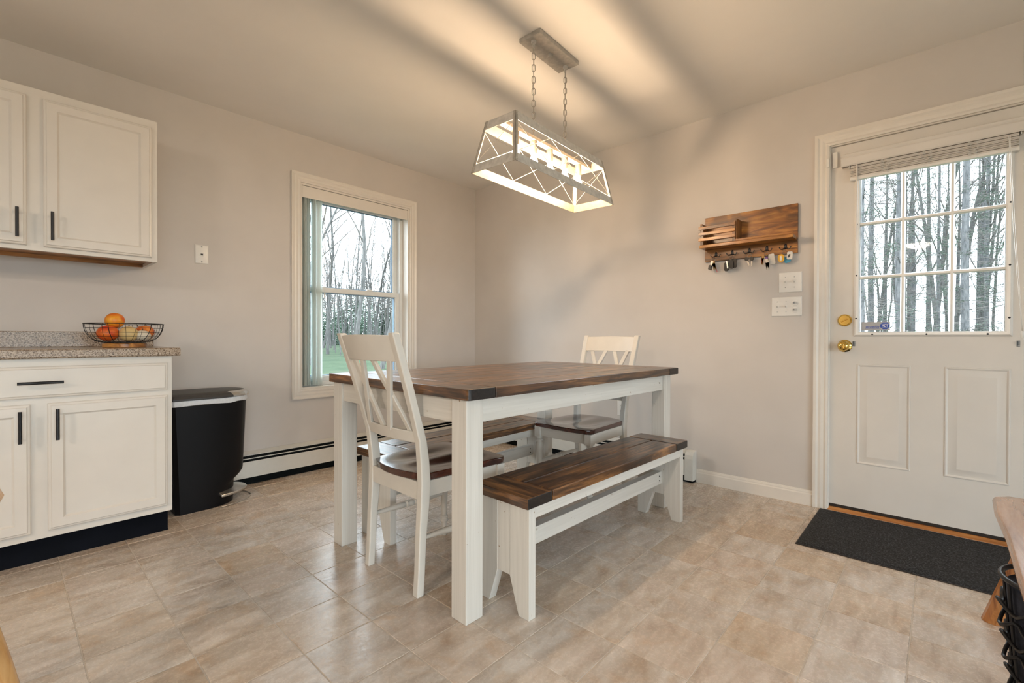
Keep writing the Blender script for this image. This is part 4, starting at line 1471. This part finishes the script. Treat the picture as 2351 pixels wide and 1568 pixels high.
# ================================================================== BLINDS
vb = thing('vertical_blind', ((WX0 + WX1) / 2, YN + 0.04, WZ1), 'white vertical blind stacked at the left of the window', 'blind')
MB().box(WX0 + 0.015, WX1 - 0.015, YN + 0.003, YN + 0.009, 1.977, 2.060).build('valance', 'trim_white', vb, bev=0.0015)
MB().box(WX0 + 0.015, WX1 - 0.015, YN + 0.018, YN + 0.062, 2.020, 2.058).build('head_rail', 'vinyl_white', vb, bev=0.002)
for k in range(9):
    x = WX0 + 0.040 + k * 0.0135 + (0.014 if k > 3 else 0)
    a = R(84 - 3 * (k % 4)) if k < 6 else R(58 - 9 * (k - 6))
    c = Vector((x, YN + 0.042, 0))
    n_ = 6
    secs = []
    for i in range(n_ + 1):
        u = (i / n_ - 0.5) * 0.078
        bow = 0.004 * (1 - (2 * i / n_ - 1) ** 2)
        dx, dy = math.cos(a), math.sin(a)
        p = c + Vector((dx * u - dy * bow, dy * u + dx * bow, 0))
        q = Vector((-dy, dx, 0)) * 0.0006
        secs.append([p - q + Vector((0, 0, 0.612)), p + q + Vector((0, 0, 0.612)), p + q + Vector((0, 0, 2.020)), p - q + Vector((0, 0, 2.020))])
    m = MB()
    loft(m, secs)
    m.build('slat', 'slat_vinyl', vb, smooth=40)
wq = ony((746, 560), YN + 0.02)
MB().tube([(wq.x, YN + 0.02, 2.02), (wq.x - 0.002, YN + 0.02, 1.30)], 0.0028, 8).build('wand', 'vinyl_white', vb, smooth=60)
MB().tube([(wq.x - 0.002, YN + 0.02, 1.30), (wq.x - 0.002, YN + 0.02, 1.26)], 0.005, 8).build('wand_grip', 'trim_white', vb, smooth=60)

mb_ = thing('mini_blind', (XD, 0.06, 1.98), 'white mini blind pulled up over the door window', 'blind')
BX = XD - 0.050
va, vz = onx((1931, 370), BX), None
vy1, vy0 = va.y, -0.285
vprof = [(0.0, 1.912), (0.006, 1.908), (0.010, 1.914), (0.010, 1.950), (0.006, 1.958), (0.010, 1.964), (0.010, 1.972), (0.006, 1.975), (0.0, 1.975)]
MB().prism(vprof, lambda a, b, d: Vector((BX + 0.010 - a, d, b)), vy0, vy1).build('valance', 'door_white', mb_)
for y in (vy0, vy1 - 0.004):
    MB().box(BX + 0.010, XD - 0.002, y, y + 0.004, 1.912, 1.974).build('valance_return', 'door_white', mb_)
sy1, sy0 = onx((1951, 400), BX + 0.02).y, onx((2343, 320), BX + 0.02).y
MB().box(BX + 0.012, XD - 0.004, sy0, sy1, 1.930, 1.968).build('head_rail', 'plastic_white', mb_)
for y in (sy0 - 0.004, sy1):
    MB().box(BX + 0.014, XD - 0.0005, y, y + 0.004, 1.900, 1.972).build('bracket', 'plastic_white', mb_)
ns = 14
for k in range(ns):
    z = 1.845 + k * 0.0052
    w = 0.013
    cx_ = BX + 0.026
    tilt = 0.0012 * math.sin(k * 2.3)
    secs = [[Vector((cx_ + u * w, y, z + 0.0014 * (1 - u * u) + tilt * u)) for u in (-1, -0.5, 0, 0.5, 1)] + [Vector((cx_ + u * w, y, z + 0.0014 * (1 - u * u) + tilt * u - 0.0042)) for u in (1, 0.5, 0, -0.5, -1)] for y in (sy0 + 0.004, sy1 - 0.004)]
    m = MB()
    loft(m, secs)
    m.build('slat', 'blind_slat', mb_)
MB().box(BX + 0.012, BX + 0.040, sy0 + 0.002, sy1 - 0.002, 1.828, 1.843).build('bottom_rail', 'plastic_white', mb_, bev=0.002)
for px in (2031, 2127, 2233):
    y = onx((px, 370), BX).y
    m = MB()
    for dy in (-0.012, 0.012):
        pth = []
        for k in range(17):
            pth.append(Vector((BX + 0.0095 - 0.003 * abs(math.sin(k * 1.3)), y + dy + 0.009 * math.sin(k * 1.57 + dy * 90), 1.912 - 0.0046 * k)))
        m.tube(pth, 0.0010, 5)
        pth = [Vector((BX + 0.008, y + dy - 0.007 * math.cos(k * 1.57), 1.910 - 0.0046 * k)) for k in range(17)]
        m.tube(pth, 0.0010, 5)
    m.build('ladder_cord', 'plastic_white', mb_, smooth=60)
wy = onx((1967, 400), BX).y
MB().tube([(BX + 0.004, wy, 1.912), (BX + 0.004, wy, 1.50)], 0.0032, 8).build('tilt_wand', 'trim_white', mb_, smooth=60)
c0, c1 = onx((2319, 310), BX), onx((2347, 760), BX)
for d in (0, 0.004):
    MB().tube([c0 + Vector((0, d, 0)), onx((2331, 520), BX) + Vector((0, d * 1.5, 0)), onx((2341, 660), BX) + Vector((0, d, 0)), c1], 0.0013, 5).build('lift_cord', 'plastic_white', mb_, smooth=60)
MB().lathe([(0.004, 0), (0.006, -0.004), (0.005, -0.03), (0.003, -0.032)], 10, Matrix.Translation(c1)).build('cord_tassel', 'plastic_white', mb_, smooth=60)

for nm, px, py, lab in (('cord_clip', 1960.5, 789, 'clear plastic blind clip beside the brass door knob'), ('cord_clip', 2338, 789, 'clear plastic blind clip at the hinge side of the door')):
    q = onx((px, py), XD)
    t = thing(nm, q, lab, 'clip')
    MB().box(XD - 0.003, XD - 0.0003, q.y - 0.006, q.y + 0.006, q.z - 0.014, q.z + 0.014).build('base', 'clear_plastic', t, bev=0.0008)
    MB().box(XD - 0.012, XD - 0.003, q.y + 0.001, q.y + 0.005, q.z - 0.010, q.z + 0.010).build('prong', 'clear_plastic', t, bev=0.0008)
    for s in (-1, 1):
        MB().sphere((XD - 0.003, q.y - 0.001, q.z + s * 0.009), 0.003, 8, 5, (0.5, 1, 1)).build('screw', 'screw_grey', t, smooth=60)

a, b_ = onx((1910, 352), XD - 0.010), onx((1923, 385), XD - 0.010)
t = thing('sensor_magnet', (XD, (a.y + b_.y) / 2, b_.z), 'white alarm magnet block at the top corner of the door', 'alarm sensor')
MB().box(XD - 0.016, XD - 0.0003, b_.y, a.y - 0.004, b_.z, a.z).build('case', 'plastic_white', t, bev=0.002)
a, b_ = onx((1897.5, 366), XE - 0.018), onx((1904, 385), XE - 0.018)
t = thing('sensor_switch', (XE - 0.018, (a.y + b_.y) / 2, b_.z), 'small alarm contact on the door casing', 'alarm sensor')
MB().box(XE - 0.026, XE - 0.0165, b_.y, a.y, b_.z, a.z).build('case', 'plastic_white', t, bev=0.0015)

# ---------------- alarm sticker in the lower left pane
SXF = XD + 0.0122
s0, s1 = onx((1978, 739.5), SXF), onx((2043, 758.5), SXF)
st = thing('window_sticker', (SXF, (s0.y + s1.y) / 2, s1.z), 'silver alarm company sticker with blue octagon in the corner pane', 'sticker')
MB().box(SXF - 0.0003, SXF + 0.0003, s1.y, s0.y, s1.z, s0.z).build('backing', 'sticker_silver', st)
sw_, sh_ = s0.y - s1.y, s0.z - s1.z
oc = Vector((SXF - 0.0006, s0.y - sw_ * 0.83, s1.z + sh_ * 0.53))
ro = sh_ * 0.43
oct_ = [(ro * 1.06 * math.cos(R(22.5 + 45 * k)), ro * math.sin(R(22.5 + 45 * k))) for k in range(8)]
MB().prism(oct_, lambda a, b, d: Vector((SXF - d, oc.y + a, oc.z + b)), 0.0003, 0.0006).build('octagon', 'sticker_blue', st)


def lettering(text, size, centre, mat, parent, name, shear=0.0, width=None):
    cu_ = bpy.data.curves.new(name, 'FONT')
    cu_.body = text
    cu_.size = size
    cu_.shear = shear
    cu_.align_x = 'CENTER'
    cu_.align_y = 'CENTER'
    cu_.offset = size * 0.018
    tmp = bpy.data.objects.new(name, cu_)
    col.objects.link(tmp)
    dg = bpy.context.evaluated_depsgraph_get()
    me = bpy.data.meshes.new_from_object(tmp.evaluated_get(dg))
    bpy.data.objects.remove(tmp)
    me.materials.clear()
    me.materials.append(MATS[mat])
    xs = [v.co.x for v in me.vertices]
    k = width / (max(xs) - min(xs)) if width else 1.0
    off = Vector((0, 0, 0))
    p = parent
    while p:
        off += p.location
        p = p.parent
    for v in me.vertices:
        x, y = v.co.x * k, v.co.y
        v.co = centre + Vector((0, -x, y)) - off
    o = bpy.data.objects.new(name, me)
    col.objects.link(o)
    o.parent = parent
    return o


lettering('ADT', sh_ * 0.42, oc + Vector((-0.0003, 0, 0)), 'sticker_white', st, 'badge_lettering', 0.15, ro * 1.35)
for s in (-1, 1):
    MB().box(oc.x - 0.0004, oc.x - 0.0001, oc.y - ro * 0.72, oc.y + ro * 0.72, oc.z + s * ro * 0.5 - 0.0005, oc.z + s * ro * 0.5 + 0.0005).build('badge_line', 'sticker_white', st)
tc = Vector((SXF - 0.0006, s0.y - sw_ * 0.39, s1.z + sh_ * 0.42))
lettering('secured by', sh_ * 0.36, tc, 'sticker_blue', st, 'lettering', 0.2, sw_ * 0.50)
MB().box(SXF - 0.0007, SXF - 0.0004, tc.y - sw_ * 0.25, tc.y + sw_ * 0.26, s1.z + sh_ * 0.20, s1.z + sh_ * 0.225).build('underline', 'sticker_blue', st)

# ================================================================== DOOR MAT
rug = thing('door_mat', (2.82, 0.03, 0), 'black ribbed door mat in front of the entry door', 'door mat')
MB().box(2.512, 3.128, -0.43, 0.492, 0.0004, 0.004).build('backing', 'rubber_dark', rug)
n1, n2 = 44, 66
vs, fs = [], []
for i in range(n1 + 1):
    for j in range(n2 + 1):
        e = 0.0 if i in (0, n1) or j in (0, n2) else 0.0030 + 0.0026 * random.random()
        vs.append((2.516 + 0.608 * i / n1, -0.426 + 0.914 * j / n2, 0.0042 + e))
for i in range(n1):
    for j in range(n2):
        a = i * (n2 + 1) + j
        fs.append((a, a + n2 + 1, a + n2 + 2, a + 1))
MB().add(vs, fs).build('pile', 'mat_pile', rug, smooth=180)

# ================================================================== RUSTIC BENCH AT THE RIGHT EDGE
rb = thing('log_bench', (1.72, -0.32, 0), 'rustic wooden slab bench with splayed log legs at the right edge', 'bench')
ZS = 0.452
outl = [(2.235, -0.150), (2.215, -0.133), (2.05, -0.128), (1.8, -0.134), (1.5, -0.130), (1.15, -0.133), (1.10, -0.16), (1.10, -0.47), (1.14, -0.50), (1.6, -0.505), (2.0, -0.50), (2.20, -0.49), (2.238, -0.46), (2.245, -0.30)]
secs = []
for (z, k) in ((0.402, 0.030), (0.408, 0.010), (0.430, 0.0), (0.444, 0.006), (ZS, 0.022)):
    secs.append([Vector((x + (k if x < 1.6 else -k), y + (k if y < -0.3 else -k), z)) for x, y in outl])
m = MB()
loft(m, secs)
m.build('seat_slab', 'log_seat', rb, smooth=35, bev=0.003)
for (fx, fy, tx, ty) in ((2.272, -0.146, 2.125, -0.235), (2.272, -0.49, 2.125, -0.40), (1.05, -0.14, 1.2, -0.23), (1.05, -0.50, 1.2, -0.40)):
    a_, b_ = Vector((fx, fy, 0.022)), Vector((tx, ty, 0.415))
    d = (b_ - a_).normalized()
    bot = a_ - d * (a_.z / d.z) * 0.0
    s_ = d.orthogonal().normalized()
    w_ = d.cross(s_)
    n_ = 10
    sec0, sec1 = [], []
    for k in range(n_):
        an = 2 * PI * k / n_
        o_ = (s_ * math.cos(an) + w_ * math.sin(an))
        p0 = a_ + o_ * 0.027
        p0 = p0 - d * (p0.z / d.z) + Vector((0, 0, 0.0005))
        sec0.append(p0)
        sec1.append(b_ + o_ * 0.023)
    m = MB()
    loft(m, [sec0, sec1])
    m.build('log_leg', 'log_wood', rb, smooth=30)

# ---------------- black wire basket under the bench
kc = Vector((1.765, -0.236, 0))
bk = thing('wire_basket', kc, 'black wire basket standing under the log bench', 'basket')


def kring(r, z, n=32):
    return [kc + Vector((r * math.cos(2 * PI * k / n), r * math.sin(2 * PI * k / n), z)) for k in range(n)]


MB().tube(kring(0.112, 0.352), 0.0065, 8, True).build('rim', 'black_metal', bk, smooth=60)
MB().tube(kring(0.085, 0.006), 0.005, 6, True).build('base_ring', 'black_metal', bk, smooth=60)
for k in range(8):
    a = 2 * PI * k / 8 + R(160)
    pth = [kc + Vector((r_ * math.cos(a), r_ * math.sin(a), z)) for r_, z in ((0.085, 0.006), (0.092, 0.1), (0.101, 0.2), (0.108, 0.3), (0.112, 0.352))]
    MB().tube(pth, 0.004, 6).build('upright', 'black_metal', bk, smooth=60)
for q in range(7):
    z0 = 0.03 + q * 0.042
    pth = []
    for k in range(48):
        a = 2 * PI * k / 48
        r_ = 0.087 + 0.10 * z0 + 0.006 * math.sin(8 * a)
        pth.append(kc + Vector((r_ * math.cos(a), r_ * math.sin(a), z0 + 0.012 * math.sin(8 * a + q * PI))))
    MB().tube(pth, 0.0048, 6, True).build('wavy_hoop', 'black_metal', bk, smooth=60)
MB().lathe([(0.076, 0.012), (0.079, 0.02), (0.104, 0.335), (0.100, 0.338), (0.07, 0.328), (0.0005, 0.32)], 28, Matrix.Translation(kc)).build('liner', 'basket_liner', bk, smooth=60)

# ---------------- wooden stool at the very left edge
sc_ = Vector((-0.192, 1.52, 0))
so = thing('wooden_stool', sc_, 'pale wooden stool just inside the left edge', 'stool')
MB().lathe([(0.0005, 0.590), (0.160, 0.590), (0.186, 0.602), (0.192, 0.615), (0.186, 0.630), (0.16, 0.636), (0.0005, 0.630)], 32, Matrix.Translation(sc_)).build('seat', 'pine_pale', so, smooth=40)
for k in range(4):
    a = R(45 + 90 * k - 12)
    top_ = sc_ + Vector((0.115 * math.cos(a), 0.115 * math.sin(a), 0.592))
    ft = sc_ + Vector((0.264 * math.cos(a), 0.264 * math.sin(a), 0.002))
    MB().tube([ft, ft.lerp(top_, 0.3), ft.lerp(top_, 0.7), top_], [0.016, 0.021, 0.022, 0.017], 12).build('leg', 'pine_pale', so, smooth=60)
for k in range(4):
    a0, a1 = R(45 + 90 * k - 12), R(45 + 90 * (k + 1) - 12)
    z = 0.26 if k % 2 else 0.33
    r_ = 0.264 - 0.149 * z / 0.592
    MB().tube([sc_ + Vector((r_ * math.cos(a0), r_ * math.sin(a0), z)), sc_ + Vector((r_ * math.cos((a0 + a1) / 2) * 0.707, r_ * math.sin((a0 + a1) / 2) * 0.707, z)), sc_ + Vector((r_ * math.cos(a1), r_ * math.sin(a1), z))], [0.010, 0.014, 0.010], 10).build('rung', 'pine_pale', so, smooth=60)

# ================================================================== OUTDOORS
def ground_z(x, y):
    d = math.hypot(x, y)
    return -0.55 + 0.85 * min(1.0, max(0.0, (d - 6) / 34)) + 0.06 * math.sin(x * 0.7) * math.cos(y * 0.6)


vs, fs = [], []
G = 60
for i in range(G + 1):
    for j in range(G + 1):
        x, y = -60 + 160 * i / G, -60 + 160 * j / G
        vs.append((x, y, ground_z(x, y) if (x < XW - 1 or x > XE + 0.8 or y < YS - 1 or y > YN + 0.8) else -0.6))
for i in range(G):
    for j in range(G):
        a = i * (G + 1) + j
        fs.append((a, a + G + 1, a + G + 2, a + 1))
tag(MB().add(vs, fs).build('ground', 'lawn_grass', smooth=180), 'green lawn running up to the woods', kind='structure')


def grow(mb, p, d, L, r, level, rng, nseg=5, spread=0.6, maxlev=2, twig=None):
    pts, rads = [p.copy()], [r]
    cur, dr = p.copy(), d.normalized()
    for i in range(nseg):
        dr = (dr + Vector((rng.gauss(0, 0.07), rng.gauss(0, 0.07), rng.gauss(0.03, 0.05)))).normalized()
        cur = cur + dr * (L / nseg)
        pts.append(cur.copy())
        rads.append(max(0.006, r * (1 - 0.75 * (i + 1) / nseg)))
    tgt = mb if level == 0 else (twig if twig is not None else mb)
    tgt.tube(pts, rads, 7 if level == 0 else (4 if level == 1 else 3), cap=False)
    if level >= maxlev:
        return
    nb_ = (11, 6, 4)[level]
    for k in range(nb_):
        t = (0.30 if level == 0 else 0.2) + (0.68 if level == 0 else 0.75) * (k + rng.random()) / nb_
        i = min(nseg - 1, int(t * nseg))
        q = pts[i].lerp(pts[i + 1], t * nseg - i)
        az = rng.random() * 2 * PI
        nd = (dr * rng.uniform(0.7, 1.2) + Vector((math.cos(az), math.sin(az), rng.uniform(0.1, 0.5))) * spread).normalized()
        grow(mb, q, nd, L * rng.uniform(0.26, 0.46) * (1 if level == 0 else 0.9), rads[i] * 0.45, level + 1, rng, 4, spread, maxlev, twig)


def tree_proto(seed, kind):
    rng = random.Random(seed)
    tk, tw, fo = MB(), MB(), MB()
    if kind == 'bare':
        grow(tk, Vector((0, 0, -0.3)), Vector((rng.gauss(0, 0.06), rng.gauss(0, 0.06), 1)), rng.uniform(12, 16), rng.uniform(0.10, 0.16), 0, rng, 8, 0.75, 3, tw)
        bark = 'bark_pale'
    elif kind == 'pole':
        grow(tk, Vector((0, 0, -0.3)), Vector((rng.gauss(0, 0.05), rng.gauss(0, 0.05), 1)), rng.uniform(9, 13), rng.uniform(0.06, 0.10), 0, rng, 6, 0.6, 2, tw)
        bark = 'bark_pale'
    else:
        Ht = rng.uniform(13, 17)
        r0 = rng.uniform(0.085, 0.135)
        tk.tube([(0, 0, -0.3), (0.05, 0.02, Ht * 0.3), (0.0, 0.08, Ht * 0.7), (0, 0, Ht)], [r0, r0 * 0.85, r0 * 0.5, 0.02], 9, cap=False)
        z = 0.6
        while z < Ht * 0.95:
            for _ in range(4):
                az = rng.random() * 2 * PI
                L = rng.uniform(0.9, 2.2) * (1 - 0.55 * z / Ht)
                dv = Vector((math.cos(az), math.sin(az), rng.uniform(-0.25, 0.2)))
                p0 = Vector((0, 0, z + rng.random() * 0.3))
                pts = [p0, p0 + dv * L * 0.5, p0 + dv * L + Vector((0, 0, -0.12 * L))]
                tw.tube(pts, [0.012, 0.008, 0.004], 3, cap=False)
                for q in range(8):
                    u = rng.uniform(0.2, 1)
                    c = pts[0].lerp(pts[2], u)
                    e = c + Vector((rng.gauss(0, 0.30), rng.gauss(0, 0.30), rng.gauss(-0.05, 0.14)))
                    tw.tube([c, e], [0.004, 0.0025], 3, cap=False)
                if kind == 'pine' and (z > 1.6 and rng.random() < 0.6):
                    for q in range(60):
                        u = rng.uniform(0.4, 1.05)
                        c = pts[0].lerp(pts[2], u) + Vector((rng.gauss(0, 0.16), rng.gauss(0, 0.16), rng.gauss(0, 0.07)))
                        a = Vector((rng.gauss(0, 1), rng.gauss(0, 1), rng.gauss(0, 0.4))).normalized()
                        s2 = a.orthogonal().normalized() * 0.008
                        fo.add([c - s2, c + s2, c + a * 0.10], [(0, 1, 2)])
            z += 0.42
        bark = 'bark_dark'
    root = thing('tree', (0, 0, 0))
    tk.build('trunk', bark, root, smooth=60, local=True)
    if tw.v:
        tw.build('branches', 'bark_twig', root, local=True)
    if fo.v:
        fo.build('needles', 'needles', root, local=True)
    return root


def fir_proto(seed):
    rng = random.Random(seed)
    tk, fo = MB(), MB()
    Ht = 4.2
    tk.tube([(0, 0, -0.2), (0, 0, Ht)], [0.06, 0.01], 6, cap=False)
    for _ in range(2600):
        z = Ht * (1 - math.sqrt(rng.random())) * 0.96 + 0.15
        rr = (1.25 * (1 - z / Ht) + 0.08) * math.sqrt(rng.random())
        az = rng.random() * 2 * PI
        c = Vector((rr * math.cos(az), rr * math.sin(az), z - rr * 0.25))
        a = Vector((math.cos(az) + rng.gauss(0, 0.4), math.sin(az) + rng.gauss(0, 0.4), rng.gauss(-0.1, 0.25))).normalized()
        s2 = a.orthogonal().normalized() * 0.022
        fo.add([c - s2, c + s2, c + a * 0.20], [(0, 1, 2)])
    root = thing('young_fir', (0, 0, 0))
    tk.build('trunk', 'bark_dark', root, local=True)
    fo.build('needles', 'needles', root, local=True)
    return root


protos = {'bare': [tree_proto(s, 'bare') for s in (1, 2, 3, 4)], 'pole': [tree_proto(s, 'pole') for s in (11, 12, 13)],
          'pine': [tree_proto(s, 'pine') for s in (21, 22, 23)], 'snag': [tree_proto(s, 'snag') for s in (31, 32)], 'fir': [fir_proto(41)]}
used = set()


def plant(kind, x, y, s, rz, label, group, idx=None):
    pl = protos[kind]
    pr = pl[(idx if idx is not None else random.randrange(len(pl))) % len(pl)]
    o = pr if pr.name not in used else copy_tree(pr)
    used.add(pr.name)
    o.location = (x, y, ground_z(x, y))
    o.rotation_euler = (0, 0, rz)
    o.scale = (s, s, s)
    tag(o, label, 'tree', group)
    return o


rw = random.Random(5)
NV = Vector((0.487, 0.874, 0))            # towards the window
NS = Vector((0.874, -0.487, 0))
for k in range(11):
    d = 17 + 1.7 * k
    s = -4.2 * d / 25 + 8.6 * d / 25 * ((k * 0.618) % 1.0)
    p = NV * d + NS * s
    plant('bare', p.x, p.y, rw.uniform(0.8, 1.05), rw.random() * 6.28, 'leafless grey tree with spreading branches beyond the lawn, seen through the window', 'bare trees beyond the window', k)
for k in range(125):
    d = rw.uniform(27, 54)
    s = rw.uniform(-0.17, 0.17) * d
    p = NV * d + NS * s
    plant('pole', p.x, p.y, rw.uniform(0.45, 0.85), rw.random() * 6.28, 'thin pale trunk in the dense woods behind the lawn', 'thin trunks in the far woods')
for k in range(38):
    d = rw.uniform(44, 58)
    p = NV * d + NS * (-0.2 + 0.4 * ((k * 0.618) % 1.0)) * d
    plant('fir', p.x, p.y, rw.uniform(1.1, 1.75), rw.random() * 6.28, 'dark young fir among the far trunks beyond the window', 'young firs in the far woods')
for k in range(30):
    d = 11.5 + 0.8 * k
    y = (-0.20 + 0.42 * ((k * 0.618 + 0.15) % 1.0)) * d
    plant('pine', XE + d, y, rw.uniform(0.6, 0.9), rw.random() * 6.28, 'tall conifer with thin dead branches outside the door window', 'conifers beyond the door', k)
for k in range(10):
    d = rw.uniform(11, 28)
    plant('snag', XE + d, rw.uniform(-0.22, 0.22) * d, rw.uniform(0.7, 1.0), rw.random() * 6.28, 'bare twiggy trunk between the conifers outside the door', 'twiggy trunks beyond the door', k)
for k in range(46):
    d = rw.uniform(18, 44)
    plant('pole', XE + d, rw.uniform(-0.24, 0.24) * d, rw.uniform(0.6, 1.0), rw.random() * 6.28, 'slim pale trunk in the woods outside the door', 'slim trunks beyond the door')
